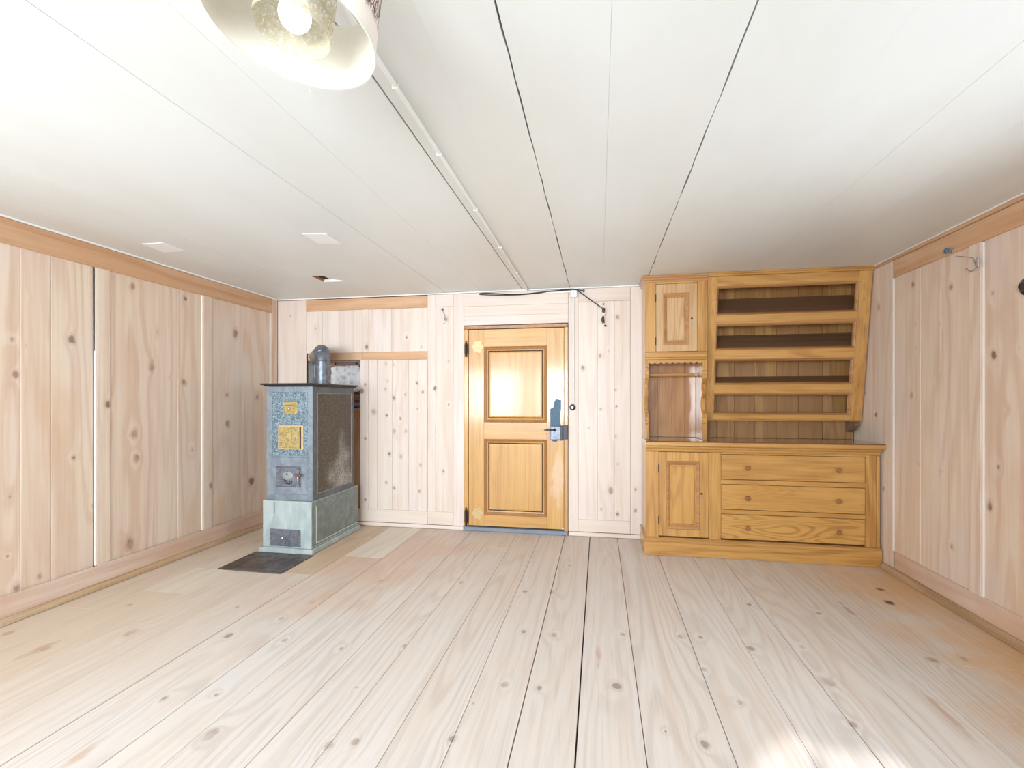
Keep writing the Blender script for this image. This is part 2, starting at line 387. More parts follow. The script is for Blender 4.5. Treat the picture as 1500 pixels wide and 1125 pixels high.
def metal_mottled(name, a, b, scale, rough, metal=0.3, lo=0.4, hi=0.65, bump=0.3, stretch=(1, 1, 1), coat=0.0):
    t = NT(name); p = t.vmath('MULTIPLY', t.pos(), stretch)
    n = t.noise(p, scale, 4, 0.65, 1.5); f = t.mapr(n, lo, hi)
    t.bump(n, bump, 0.003)
    return t.done(t.mix(f, a, b), rough, metal, coat)
M_stove = metal_mottled('blue_grey_stove_iron', srgb(118, 130, 142), srgb(146, 157, 168), 9, 0.38, 0.25, 0.3, 0.7, 0.12)
M_stovetex = metal_mottled('mottled_teal_stove_plate', srgb(70, 90, 106), srgb(158, 178, 186), 60, 0.45, 0.2, 0.36, 0.68, 0.5)
M_stoveside = metal_mottled('dark_stove_angle_iron', srgb(80, 84, 88), srgb(100, 106, 110), 10, 0.35, 0.3, 0.3, 0.7, 0.1)
def side_sheet():
    t = NT('speckled_brown_stove_sheet'); p = t.pos()
    n = t.noise(p, 190, 2, 0.6); big = t.noise(p, 4, 3)
    # rubbed silver area low on the rear of the sheet
    d = t.vmath('DISTANCE', t.vmath('MULTIPLY', p, (1, 1, 0.75)), (-2.1, 3.70, 0.56 * 0.75), out=1)
    rub = t.mapr(t.math('ADD', d, t.math('MULTIPLY', t.math('SUBTRACT', big, 0.5), 0.5)), 0.24, 0.02)
    c = t.mix(t.mapr(n, 0.50, 0.72), srgb(78, 68, 56), srgb(138, 128, 110))
    c = t.mix(t.math('MULTIPLY', rub, t.mapr(n, 0.30, 0.62)), c, srgb(200, 200, 192))
    t.bump(n, 0.8, 0.002)
    return t.done(c, 0.42, 0.35)
M_sheet = side_sheet()
M_concrete = metal_mottled('pale_green_stove_plinth', srgb(154, 167, 168), srgb(178, 189, 188), 9, 0.6, 0.0, 0.3, 0.7, 0.15, (1, 1, 0.4))
M_concrete_shaded = metal_mottled('shaded_plinth_sheet', srgb(108, 120, 118), srgb(134, 144, 140), 10, 0.5, 0.05, 0.3, 0.7, 0.2)  # plinth tone darkened for its side: shade put into the colour
M_grout = plain('white_joint_line', srgb(206, 212, 206), 0.6)
M_iron = metal_mottled('grey_wrought_iron', srgb(104, 109, 122), srgb(134, 138, 150), 28, 0.4, 0.5, 0.35, 0.65, 0.25)
M_darkiron = plain('blackened_iron', srgb(62, 60, 66), 0.42, 0.6)
M_topiron = plain('black_stove_top_iron', srgb(72, 70, 66), 0.4, 0.5, vary=0.1)
M_brass = metal_mottled('worn_brass', srgb(150, 130, 82), srgb(200, 180, 122), 30, 0.36, 0.3, 0.3, 0.7, 0.15)
M_palebrass = metal_mottled('pale_brass_plate', srgb(196, 166, 118), srgb(214, 186, 140), 60, 0.35, 0.2, 0.3, 0.7, 0.1)
M_copper = plain('dull_copper', srgb(150, 104, 84), 0.35, 0.7)
M_iron2 = plain('light_grey_iron', srgb(150, 156, 160), 0.5, 0.2)
M_nickel = plain('bright_nickel', srgb(205, 208, 215), 0.22, 0.9, vary=0.03)
M_blueknob = plain('blue_enamel_knob', srgb(66, 116, 150), 0.2, 0.1, coat=0.8)
M_black = plain('black_bakelite', srgb(38, 34, 40), 0.25, coat=0.6)
M_cord = plain('black_cord_braid', srgb(52, 44, 46), 0.7)
M_pipe = metal_mottled('grey_stove_pipe', srgb(92, 98, 108), srgb(132, 138, 148), 12, 0.38, 0.5, 0.3, 0.7, 0.1)
M_plate = metal_mottled('dark_hearth_sheet', srgb(70, 64, 62), srgb(116, 106, 102), 9, 0.42, 0.4, 0.35, 0.65, 0.2)
M_plaster = metal_mottled('sooty_white_plaster', srgb(150, 152, 158), srgb(232, 234, 236), 9, 0.85, 0.0, 0.30, 0.52, 0.5)
M_brick = plain('dusty_red_brick', srgb(186, 140, 124), 0.9, vary=0.14, scale=25, bump=0.3)
M_mortar = plain('grey_mortar', srgb(176, 174, 174), 0.95, vary=0.1)
M_stone = plain('blue_grey_threshold_stone', srgb(140, 150, 164), 0.5, vary=0.1, scale=40)
M_blind = plain('white_added_blind', srgb(240, 240, 238), 0.9, vary=0.01)
M_key = plain('dark_keyhole', srgb(40, 28, 24), 0.6)
M_knob = wood('brown_turned_knob', 'X', base=srgb(168, 112, 58), dark=srgb(110, 68, 34), patch=srgb(150, 98, 50), rough=0.3, coat=0.6)

# ------------------------------------------------------------------ floor
floor = struct(slab('floor', M_dark, None, XL - 0.1, XR + 0.1, YF - 0.1, YB + 0.25, -0.06, -0.018, 0))
seams = [XL + 0.004, -2.72, -2.40, -2.12, -1.86, -1.55, -1.357, -1.096, -0.89, -0.69, -0.49, -0.284, -0.075, 0.15, 0.43, 0.675, 0.882, 1.11, 1.31, 1.545, 1.75, XR - 0.004]
gapw = {-1.86: 0.005, -1.55: 0.004, -0.075: 0.006, -0.284: 0.004, 0.15: 0.003, 0.43: 0.003, 0.882: 0.003}
breaks = {0: [2.2], 1: [2.47, 2.86], 2: [3.4], 3: [2.89, 3.75], 4: [3.28], 7: [1.2], 8: [3.66], 12: [0.9], 16: [1.1], 19: [2.4]}
spec = {(1, 1): M_floorpale, (3, 1): M_floororange, (3, 2): M_floororange, (4, 1): M_floorpale}
for i in range(len(seams) - 1):
    x0, x1 = seams[i], seams[i + 1]
    g0 = gapw.get(x0, 0.0018) / 2; g1 = gapw.get(x1, 0.0018) / 2
    ys = [YF + 0.002] + breaks.get(i, []) + [YB + 0.02]
    for j in range(len(ys) - 1):
        dz = random.uniform(-0.0012, 0.0)
        slab('plank', spec.get((i, j), M_floor), floor, x0 + g0, x1 - g1, ys[j] + 0.0008, ys[j + 1] - 0.0008, -0.018, dz, 0.0012)

# ------------------------------------------------------------------ ceiling
ceiling = struct(slab('ceiling', M_dark, None, XL - 0.1, XR + 0.1, YF - 0.1, YB + 0.25, H + 0.022, H + 0.07, 0))
cs = [XL - 0.02, -2.66, -2.37, -1.97, -1.65, -1.336, -1.01, -0.652, -0.438, -0.244, 0.03, 0.372, 0.75, 1.10, 1.41, 1.70, XR + 0.02]
cg = {-0.652: 0.0055, -0.244: 0.004, 0.372: 0.004, -1.336: 0.0022, -1.01: 0.0022}
def ragged(x0, x1, y0, y1, z0, z1, g0, g1, amp0, amp1):
    # ceiling board whose edges wander a little, so that the joint opens and closes
    b = MB(); n = 60 if (amp0 or amp1) else 1; L, R = [], []
    for k in range(n + 1):
        y = y0 + (y1 - y0) * k / n
        e0 = g0 / 2 * (1 + amp0 * random.uniform(-0.9, 1.1)) + (0.005 if amp0 and random.random() < 0.05 else 0)
        e1 = g1 / 2 * (1 + amp1 * random.uniform(-0.9, 1.1))
        L.append((x0 + max(e0, 0.0002), y)); R.append((x1 - max(e1, 0.0002), y))
    b.prism(L + R[::-1], 'Z', z0, z1)
    return b
HX0, HX1, HY0, HY1 = -2.07, -1.93, 3.50, 3.70           # small opening with its loose cover
HP = onZ(482, 409, H); HX0, HX1, HY0, HY1 = HP[0] - 0.09, HP[0] + 0.09, HP[1] - 0.10, HP[1] + 0.08
for i in range(len(cs) - 1):
    a, b_ = cs[i], cs[i + 1]
    am0 = 0.9 if cg.get(a, 0) == 0.004 else 0; am1 = 0.9 if cg.get(b_, 0) == 0.004 else 0
    segs = [(a, b_, YF - 0.02, YB + 0.02)]
    if a < HX0 and HX1 < b_:
        segs = [(a, b_, YF - 0.02, HY0), (a, b_, HY1, YB + 0.02), (a, HX0, HY0, HY1), (HX1, b_, HY0, HY1)]
    elif a < HX0 < b_ or a < HX1 < b_:
        c0, c1 = max(a, HX0), min(b_, HX1)
        segs = [(a, b_, YF - 0.02, HY0), (a, b_, HY1, YB + 0.02)]
        if c0 > a: segs.append((a, c0, HY0, HY1))
        if c1 < b_: segs.append((c1, b_, HY0, HY1))
    for (p0, p1, q0, q1) in segs:
        dz = random.uniform(0, 0.0015)
        ragged(p0, p1, q0, q1, H + dz, H + 0.022, cg.get(a, 0.0005), cg.get(b_, 0.0005), am0, am1).build('ceiling_board', M_ceil, ceiling)

# ------------------------------------------------------------------ left wall
ZT0, ZT1 = 1.957, 2.088            # top rail
ZB0, ZB1 = 0.035, 0.145            # bottom rail / baseboard
wl = struct(slab('wall_left', M_dark, None, XL - 0.10, XL - 0.022, YF - 0.1, YB + 0.2, -0.02, H + 0.05, 0))
def side_wall(parent, X, s, mat, bands):
    # s=+1: room lies to +X of the wall. bands: list of (kind, y0, y1)
    def xx(d): return X - s * d
    for (k, y0, y1) in bands:
        y0, y1 = min(y0, y1), max(y0, y1)
        if k == 'board': slab('board', mat, parent, xx(0.020), xx(0.008 + random.uniform(0, 0.0015)), y0 + 0.0008, y1 - 0.0008, 0.0, ZT0 + 0.03, 0.002)
        if k == 'stile': slab('stile', mat, parent, xx(0.020), xx(0.0), y0 + 0.001, y1 - 0.001, 0.0, (ZT0 + 0.03 if y1 < 3.9 else 2.0995), 0.002)
        if k == 'bead': slab('white_bead', M_bead, parent, xx(0.020), xx(0.001), y0, y1, ZB1, ZT0, 0.001)
L = lambda p: ly(p)
bands = [('stile', L(397.8), YB - 0.002), ('bead', L(396.2), L(397.8)), ('board', L(357), L(396.2)), ('board', L(311), L(357)), ('stile', L(298.6), L(311)),
         ('bead', L(296.3), L(298.6)), ('board', L(262), L(296.3)), ('board', L(227), L(262)), ('board', L(162), L(227)), ('stile', L(142.6), L(162)), ('bead', L(139.5), L(142.6)),
         ('board', L(76), L(138.2)), ('board', L(32), L(76)), ('board', L(0) - 0.10, L(32))]
y = L(0) - 0.10
bands += [('board', y - 0.2, y), ('stile', y - 0.28, y - 0.2)]
side_wall(wl, XL, 1, M_left, bands)
MB().prism([(L(138.3), ZT0 - 0.002), (L(139.3), ZT0 - 0.002), (L(139.3), 1.45)], 'X', XL - 0.0078, XL - 0.0015).build('crack', M_dark, wl)
y -= 0.28
while y > YF + 0.25:
    side_wall(wl, XL, 1, M_left, [('board', y - 0.22, y)]); y -= 0.22
side_wall(wl, XL, 1, M_left, [('board', YF + 0.002, y)])
slab('top_rail', M_railY, wl, XL - 0.020, XL + 0.004, YF + 0.002, 1.35, ZT0, ZT1, 0.003)
slab('top_rail', M_railY, wl, XL - 0.020, XL + 0.004, 1.352, L(398.5), ZT0, ZT1, 0.003)
bl = struct(slab('baseboard_left', M_baseY, None, XL + 0.001, XL + 0.012, YF + 0.002, YB - 0.01, 0.036, 0.145, 0.003))
MB().prism([(XL + 0.001, 0.002), (XL + 0.030, 0.002), (XL + 0.029, 0.018), (XL + 0.022, 0.030), (XL + 0.010, 0.036), (XL + 0.001, 0.036)], 'Y', YF + 0.002, YB - 0.03).build('quarter_strip', M_quarter, bl)

# ------------------------------------------------------------------ right wall
wr = struct(slab('wall_right', M_dark, None, XR + 0.022, XR + 0.10, YF - 0.1, YB + 0.2, -0.02, H + 0.05, 0))
Rr = lambda p: ly(p, XR)
bands = [('stile', Rr(1306.4), YB - 0.002), ('bead', Rr(1306.5), Rr(1308.2)), ('board', Rr(1308.2), Rr(1346)), ('board', Rr(1346), Rr(1376)), ('board', Rr(1376), Rr(1419)),
         ('stile', Rr(1419), Rr(1437)), ('bead', Rr(1437.4), Rr(1439.8)), ('board', Rr(1439.8), Rr(1500) - 0.03)]
side_wall(wr, XR, -1, M_right, bands)
y = Rr(1500) - 0.03
while y > YF + 0.3:
    side_wall(wr, XR, -1, M_right, [('board', y - 0.24, y)]); y -= 0.24
side_wall(wr, XR, -1, M_right, [('board', YF + 0.002, y)])
slab('top_rail', M_railY, wr, XR - 0.003, XR + 0.020, YF + 0.002, Rr(1309), 1.962, 2.075, 0.003)
slab('top_strip', M_railY, wr, XR - 0.012, XR + 0.020, YF + 0.002, YB - 0.29, 2.076, 2.098, 0.004)
slab('bottom_rail', M_baseY, wr, XR - 0.004, XR + 0.020, YF + 0.002, Rr(1311), 0.036, 0.145, 0.003)
brd = struct(MB().prism([(XR - 0.0045, 0.002), (XR - 0.032, 0.002), (XR - 0.031, 0.018), (XR - 0.022, 0.032), (XR - 0.010, 0.038), (XR - 0.0045, 0.038)], 'Y', YF + 0.002, 3.69).build('baseboard_right', M_quarter))

# ------------------------------------------------------------------ back wall
wb = struct(bpy.data.objects.new('wall_back', None)); col.objects.link(wb); wb.location = (0, YB, 0)
def Q(px, py, Y=YB):
    P = onY(px, py, Y); return P[0], P[2]
NX0, NX1 = bx(450), bx(527.3)
NZ0, NZ1 = Q(524, 598)[1], Q(490, 529)[1]
b = MB()
b.box(XL - 0.1, NX0, YB + 0.022, YB + 0.10, 0, H + 0.05); b.box(NX1, XR + 0.1, YB + 0.022, YB + 0.10, 0, H + 0.05)
b.box(NX0, NX1, YB + 0.022, YB + 0.10, NZ1, H + 0.05); b.box(NX0, NX1, YB + 0.035, YB + 0.10, 0, NZ0 - 0.02)
b.build('backing', M_dark, wb)
def bb(name, mat, px0, px1, z0, z1, d0=0.020, d1=0.0, bev=0.002):
    return slab(name, mat, wb, bx(px0) + 0.0007, bx(px1) - 0.0007, YB + d0, YB + d1, z0, z1, bev)
ZR = 1.97; TOPZ = 2.088; BOT0 = 0.035; BOTR = 0.15
PAN = 0.008
# far left upright board and the upper panels
bb('board', M_back, 405.5, 448, BOTR, TOPZ, d1=PAN)
bb('top_rail', M_railX, 448, 626, Q(540, 453)[1], TOPZ - 0.004)
zt = Q(540, 453)[1]; zm1 = Q(540, 516)[1]; zm0 = Q(540, 527.5)[1]
for a, c_ in ((448, 472), (472, 496), (496, 531)): bb('board', M_back, a, c_, zm1 if a > 440 else 0, zt, d1=PAN)
bb('stile', M_back, 531, 540, zm1, zt)
for a, c_ in ((540, 573), (573, 600), (600, 626)): bb('board', M_back, a, c_, zm1, zt, d1=PAN)
bb('middle_rail', M_railX, 451, 531, zm0, zm1, d1=-0.002); bb('middle_rail', M_railX, 531, 626, zm0, zm1, d1=-0.002)
# lower left, mostly behind the stove
zlow = NZ0 - 0.02
bb('recess_rail', M_brownX, 450, 527.3, zlow - 0.075, zlow, d0=0.034, d1=0.022)
bb('recess_board', M_brownZ, 450, 490, BOTR, zlow - 0.075, d0=0.034, d1=0.026); bb('recess_board', M_brownZ, 490, 527.3, BOTR, zlow - 0.075, d0=0.034, d1=0.026)
bb('stile', M_back, 527.3, 539.5, BOTR, zm0)
for a, c_ in ((539.5, 552), (552, 574), (574, 598), (598, 612), (612, 625)): bb('board', M_back, a, c_, BOTR, zm0, d1=PAN)
bb('stile', M_back, 626, 638, BOTR, TOPZ)
bb('board', M_back, 638, 664, BOTR, Q(650, 449)[1], d1=PAN)
bb('rail', M_backh, 638, 664, Q(650, 449)[1], TOPZ, d1=0)
bb('stile', M_back, 664, 679.5, 0.034, TOPZ)
bb('bottom_rail', M_backh, 405.5, 528, BOT0, BOTR); bb('bottom_rail', M_backh, 528, 626, BOT0, BOTR); bb('bottom_rail', M_backh, 626, 664, BOT0, BOTR)
# above the door
zd = Q(756, 475.5)[1]
bb('header_board', M_backh, 679.5, 832.5, zd + 0.005, Q(756, 461)[1], d1=0.002)
bb('header_board', M_backh, 679.5, 832.5, Q(756, 461)[1], Q(756, 446.5)[1], d1=0.004)
bb('header_board', M_backh, 679.5, 832.5, Q(756, 446.5)[1], TOPZ, d1=0.0)
# right of the door
bb('stile', M_back, 832.5, 846.8, 0.034, TOPZ)
zt2 = Q(885, 441)[1]
for a, c_ in ((846.8, 875), (875, 900), (900, 923.5)): bb('board', M_back, a, c_, BOTR - 0.01, zt2, d1=PAN)
bb('rail', M_backh, 846.8, 923.5, zt2, TOPZ); bb('bottom_rail', M_backh, 846.8, 923.5, BOT0, BOTR - 0.01)
bb('stile', M_back, 923.5, 940.5, BOT0, TOPZ)
slab('board', M_back, wb, bx(940.5), XR - 0.001, YB + 0.02, YB + 0.004, 0.03, TOPZ, 0)
bbk = struct(slab('baseboard_back', M_backh, None, XL + 0.03, bx(679.5), YB - 0.018, YB - 0.001, 0.002, 0.034, 0.004))
slab('skirting', M_backh, bbk, bx(833), bx(940), YB - 0.018, YB - 0.001, 0.002, 0.034, 0.004)
# masonry in the opening behind the stove pipe
b = MB(); b.box(NX0 - 0.01, NX1 + 0.01, YB + 0.16, YB + 0.2, NZ0 - 0.03, NZ1 + 0.03); b.box(NX0 - 0.02, NX0, YB + 0.036, YB + 0.18, NZ0 - 0.03, NZ1 + 0.03)
b.box(NX0 - 0.001, NX0 + 0.004, YB + 0.0215, YB + 0.16, NZ0, NZ1); b.box(NX0, NX1, YB + 0.0215, YB + 0.16, NZ1 - 0.004, NZ1 + 0.001)
b.box(NX1, NX1 + 0.02, YB + 0.036, YB + 0.18, NZ0 - 0.03, NZ1 + 0.03); b.box(NX0, NX1, YB + 0.036, YB + 0.18, NZ1, NZ1 + 0.03); b.box(NX0, NX1, YB + 0.036, YB + 0.18, NZ0 - 0.03, NZ0)
b.build('recess_masonry', M_mortar, wb)
zc0 = NZ0; row = 0
while zc0 < NZ1 - 0.02:
    xx0 = NX0 - (0.11 if row % 2 else 0.0)
    while xx0 < NX1:
        a, c_ = max(xx0, NX0), min(xx0 + 0.21, NX1)
        if c_ - a > 0.03: slab('brick', M_brick, wb, a + 0.004, c_ - 0.004, YB + 0.161, YB + 0.120 + random.uniform(0, 0.008), zc0 + 0.004, min(zc0 + 0.062, NZ1 - 0.002), 0.004)
        xx0 += 0.22
    zc0 += 0.068; row += 1
def plaster(x0, x1, z0, z1, seed):
    rnd = random.Random(seed); b = MB(); n = 26; cx, cz = (x0 + x1) / 2, (z0 + z1) / 2; poly = []
    for k in range(n):
        a = 2 * PI * k / n; ca, sa = math.cos(a), math.sin(a); q = 1 / max(abs(ca), abs(sa)) ** 0.9
        rr = q * rnd.uniform(0.86, 1.0)
        poly.append((min(max(cx + ca * rr * (x1 - x0) / 2, NX0 + .001), NX1 - .001), min(max(cz + sa * rr * (z1 - z0) / 2, NZ0 + .001), NZ1 - .001)))
    b.prism(poly, 'Y', YB + 0.118, YB + 0.098)
    return b
plaster(NX0 + 0.004, NX0 + 0.16, NZ0 + 0.10, NZ1 - 0.005, 1).build('plaster_patch', M_plaster, wb)
plaster(NX0 + 0.17, NX1 - 0.02, NZ0 + 0.14, NZ1 - 0.03, 2).build('plaster_patch', M_plaster, wb)
MB().tube([(NX1 - 0.22, YB + 0.03, NZ0 + 0.035), (NX1 - 0.002, YB + 0.03, NZ0 + 0.035)], 0.014).build('iron_bar', M_iron, wb, True)

# white strips where walls meet the ceiling
struct(slab('trim_1', M_white, None, XL + 0.0005, XL + 0.016, YF, YB - 0.002, 2.0885, 2.0995, 0.002))
struct(slab('trim_2', M_white, None, XL + 0.018, bx(938), YB - 0.012, YB - 0.0005, 2.0885, 2.0995, 0.002))
struct(slab('trim_3', M_white, None, XR - 0.020, XR - 0.0125, YF, YB - 0.30, 2.093, 2.0997, 0.001))

# ------------------------------------------------------------------ wall behind the camera, windows
def wall_front():
    b = MB()
    openings = [(-2.85, -1.65), (-1.15, 0.05), (0.28, 1.22)]
    x = XL - 0.1
    for (a, c_) in openings:
        b.box(x, a, YF - 0.12, YF, -0.02, H + 0.05); x = c_
        b.box(a, c_, YF - 0.12, YF, -0.02, WIN_Z0); b.box(a, c_, YF - 0.12, YF, WIN_Z1, H + 0.05)
    b.box(x, XR + 0.1, YF - 0.12, YF, -0.02, H + 0.05)
    return struct(b.build('wall_front', M_right))
wall_front()
def window_y(n, x0, x1):
    b = MB(); b.frame(x0, x1, WIN_Z0, WIN_Z1, [(0, YF - 0.10), (0, YF - 0.02), (0.05, YF - 0.02), (0.05, YF - 0.10)])
    b.box((x0 + x1) / 2 - 0.03, (x0 + x1) / 2 + 0.03, YF - 0.09, YF - 0.03, WIN_Z0 + 0.05, WIN_Z1 - 0.05)
    o = struct(b.build('unseen_window_%d' % n, M_white))
    slab('added_blind', M_blind, o, x0 + 0.05, x1 - 0.05, YF - 0.028, YF - 0.024, WIN_Z0 + 0.03, WIN_Z1 - 0.03, 0)  # added opaque blind, keeps the sun from drawing more floor patches
    return o
window_y(1, -2.85, -1.65); window_y(2, -1.15, 0.05)
def added_window_x(n, X, s, y0, y1):  # added side frames on the solid walls, unseen, to go with the fill lights
    b = MB()
    b.frame(y0, y1, WIN_Z0, WIN_Z1, [(0, 0.0), (0, 0.012), (0.05, 0.012), (0.05, 0.0)]); b.box((y0 + y1) / 2 - 0.03, (y0 + y1) / 2 + 0.03, 0, 0.010, WIN_Z0 + 0.05, WIN_Z1 - 0.05)
    b.each(lambda x, y, z: (X + s * (y + 0.003), x, z))
    o = struct(b.build('unseen_window_%d' % n, M_white))
    slab('added_blind', M_blind, o, X + s * 0.016, X + s * 0.020, y0, y1, WIN_Z0, WIN_Z1, 0)  # added blind behind the side fill light
added_window_x(3, XL, 1, 0.20, 1.70); added_window_x(4, XR, -1, 0.80, 2.30)
# added sun mask out of view: its cut-outs shape the sun patches on the floor
SP1 = [(0.43, 1.30), (0.60, 1.36), (0.69, 1.60), (0.715, 1.74), (0.70, 1.80), (0.665, 1.815), (0.62, 1.79), (0.54, 1.71), (0.46, 1.60), (0.41, 1.42)]
SP2 = [(0.66, 1.40), (0.86, 1.42), (0.955, 1.60), (0.965, 1.70), (0.95, 1.745), (0.90, 1.765), (0.82, 1.755), (0.745, 1.765), (0.70, 1.74), (0.655, 1.66), (0.63, 1.52)]
def hole(poly): return [(x, (y - YF) * math.tan(SUN_EL)) for (x, y) in poly]
def sun_mask():
    from mathutils.geometry import tessellate_polygon
    # mask board with holes, tessellated and thickened
    outer = [(0.30, 0.78), (1.20, 0.78), (1.20, 1.72), (0.30, 1.72)]
    loops = [outer, hole(SP1), hole(SP2)]
    V = [Vector((x, z, 0)) for l in loops for (x, z) in l]
    tris = tessellate_polygon([[Vector((x, z, 0)) for (x, z) in l] for l in loops])
    b = MB(); F = [b.bm.verts.new((v.x, YF - 0.002, v.y)) for v in V]; K = [b.bm.verts.new((v.x, YF - 0.008, v.y)) for v in V]
    for t in tris:
        b.bm.faces.new([F[i] for i in t]); b.bm.faces.new([K[i] for i in reversed(t)])
    k = 0
    for l in loops:
        n = len(l)
        for i in range(n): b.bm.faces.new((F[k + i], F[k + (i + 1) % n], K[k + (i + 1) % n], K[k + i]))
        k += n
    f = MB(); f.frame(0.28, 1.22, WIN_Z0, WIN_Z1, [(0, YF - 0.06), (0, YF + 0.004), (0.035, YF + 0.004), (0.035, YF - 0.06)])
    o = struct(f.build('unseen_window_5', M_white))
    b.build('sun_mask', M_baseY, o)
sun_mask()

# ------------------------------------------------------------------ door
dr = thing('door_1', 'x', 'x', (bx(756), YB, 0)); del dr['label']; del dr['category']; struct(dr)
DX0, DX1 = bx(686.5), bx(825.8); DZ0, DZ1 = 0.045, Q(756, 481.5)[1]
FY = YB + 0.004
fz = Q(756, 475.8)[1]
b = MB(); b.box(bx(680), DX0 - 0.003, YB - 0.006, YB + 0.04, 0.02, fz - 0.03, 0.003); b.build('frame_post', M_doorZ, dr)
b = MB(); b.box(DX1 + 0.003, bx(832), YB - 0.006, YB + 0.04, 0.02, fz - 0.03, 0.003); b.build('frame_post', M_doorZ, dr)
b = MB(); b.box(bx(680), bx(832), YB - 0.006, YB + 0.04, fz - 0.029, fz, 0.003); b.build('frame_head', M_doormold, dr)
slab('threshold', M_stone, dr, bx(680), bx(832), YB - 0.02, YB + 0.1, 0.001, 0.034, 0.004)
slab('backing', M_dark, dr, bx(680), bx(832), YB + 0.041, YB + 0.10, 0.035, fz, 0)
SX0, SX1 = bx(708.8), bx(801)
zu1, zu0 = Q(756, 507)[1], Q(756, 619)[1]; zl1, zl0 = Q(756, 643.5)[1], Q(756, 756)[1]
slab('stile', M_doorZ, dr, DX0, SX0 - 0.0007, FY, FY + 0.034, DZ0, DZ1, 0.001)
slab('stile', M_doorZ, dr, SX1 + 0.0007, DX1, FY, FY + 0.034, DZ0, DZ1, 0.001)
for (a, c_) in ((zu1, DZ1), (zl1, zu0), (DZ0, zl0)): slab('rail', M_doorX, dr, SX0, SX1, FY, FY + 0.034, a, c_, 0.001)
for (a, c_) in ((zu0, zu1), (zl0, zl1)):
    MB().raised(SX0 + 0.001, SX1 - 0.001, a + 0.001, c_ - 0.001, [(0, FY + 0.03), (0, FY + 0.012), (0.016, FY + 0.012), (0.040, FY + 0.020), (0.044, FY + 0.014), (0.055, FY + 0.012)]).build('panel', M_doorZ, dr)
    MB().frame(SX0, SX1, a, c_, [(0, FY + 0.013), (0, FY - 0.004), (0.006, FY - 0.006), (0.012, FY - 0.001), (0.022, FY + 0.004), (0.024, FY + 0.013)]).build('moulding', M_doormold, dr)
for (px, py, z_a, z_b) in ((699, 508, 503, 523), (699, 752, 746, 770)):
    P = onY(px, py, FY); n = 60; poly = []
    for k in range(n):
        a = 2 * PI * k / n; r = 0.046 * (1 + 0.16 * math.cos(6 * a)) * (1.1 if math.cos(a) > 0 else 0.95)
        poly.append((P[0] + r * math.cos(a), P[2] + r * math.sin(a) * 1.05))
    o = MB().prism(poly, 'Y', FY - 0.004, FY - 0.0005).build('hinge_plate', M_palebrass, dr)
    MB().prism([(P[0] + (q[0] - P[0]) * 0.55, P[2] + (q[1] - P[2]) * 0.55) for q in poly], 'Y', FY - 0.006, FY - 0.004).build('rosette', M_palebrass, o)
    x = bx(683.4); za, zb = Q(684, z_b)[1], Q(684, z_a)[1]
    h = MB().tube([(x, YB - 0.016, za), (x, YB - 0.016, zb)], 0.010).build('hinge', M_darkiron, dr, True)
    slab('hinge_leaf', M_darkiron, h, x - 0.016, x + 0.02, YB - 0.010, YB - 0.0065, za + 0.03, zb - 0.01, 0.001)
    MB().lathe([(0.0, 0.0), (0.007, 0.004), (0.010, 0.012), (0.0, 0.024)], (x, YB - 0.016, zb), seg=10).build('finial', M_iron, h, True)
# lock, lever, strike plate and the blue paint round them
lx0, lx1 = bx(806.2), bx(823.8); lz0, lz1 = Q(815, 644)[1], Q(815, 624)[1]
pp = [(806, 625), (806, 599), (811, 596), (812, 588), (815, 584.5), (822, 586), (822, 598), (820, 612), (822, 625), (822, 646), (818, 644.5), (814, 648), (808, 646)]
MB().prism([Q(a, c_) for a, c_ in pp], 'Y', FY - 0.001, FY - 0.0002).build('worn_paint', M_bluepaint, dr)
lk = slab('lock_case', M_iron, dr, lx0, lx1, FY - 0.028, FY - 0.001, lz0, lz1, 0.004)
slab('lock_rim', M_darkiron, lk, lx1 - 0.018, lx1 + 0.004, FY - 0.032, FY - 0.001, lz0 - 0.004, lz1 + 0.004, 0.003)
slab('strike_plate', M_darkiron, dr, lx1 + 0.008, lx1 + 0.045, YB - 0.028, YB - 0.0065, lz0 + 0.006, lz1 + 0.010, 0.003)
hx, hz = Q(813, 629.5)
MB().tube([(hx, FY - 0.028, hz), (hx, FY - 0.050, hz), (hx - 0.01, FY - 0.056, hz), (hx - 0.05, FY - 0.056, hz), (hx - 0.088, FY - 0.052, hz - 0.001)], [0.009, 0.008, 0.008, 0.006, 0.004]).build('lever_handle', M_darkiron, dr, True)
MB().lathe([(0.014, 0), (0.014, 0.004), (0.0, 0.006)], (hx, FY - 0.028, hz), (0, -1, 0), 16).build('rose', M_darkiron, lk)
px_, pz_ = Q(754.5, 631); MB().lathe([(0.008, 0), (0.008, 0.004), (0.0, 0.006)], (px_, FY - 0.0005, pz_), (0, -1, 0), 12).build('peg', M_palebrass, dr)
px_, pz_ = Q(824.5, 780); MB().lathe([(0.006, 0), (0.006, 0.006), (0.0, 0.008)], (px_, FY - 0.0005, max(pz_, 0.052)), (0, -1, 0), 12).build('white_peg', M_white, dr)['label'] = 'small white peg at the foot of the door'

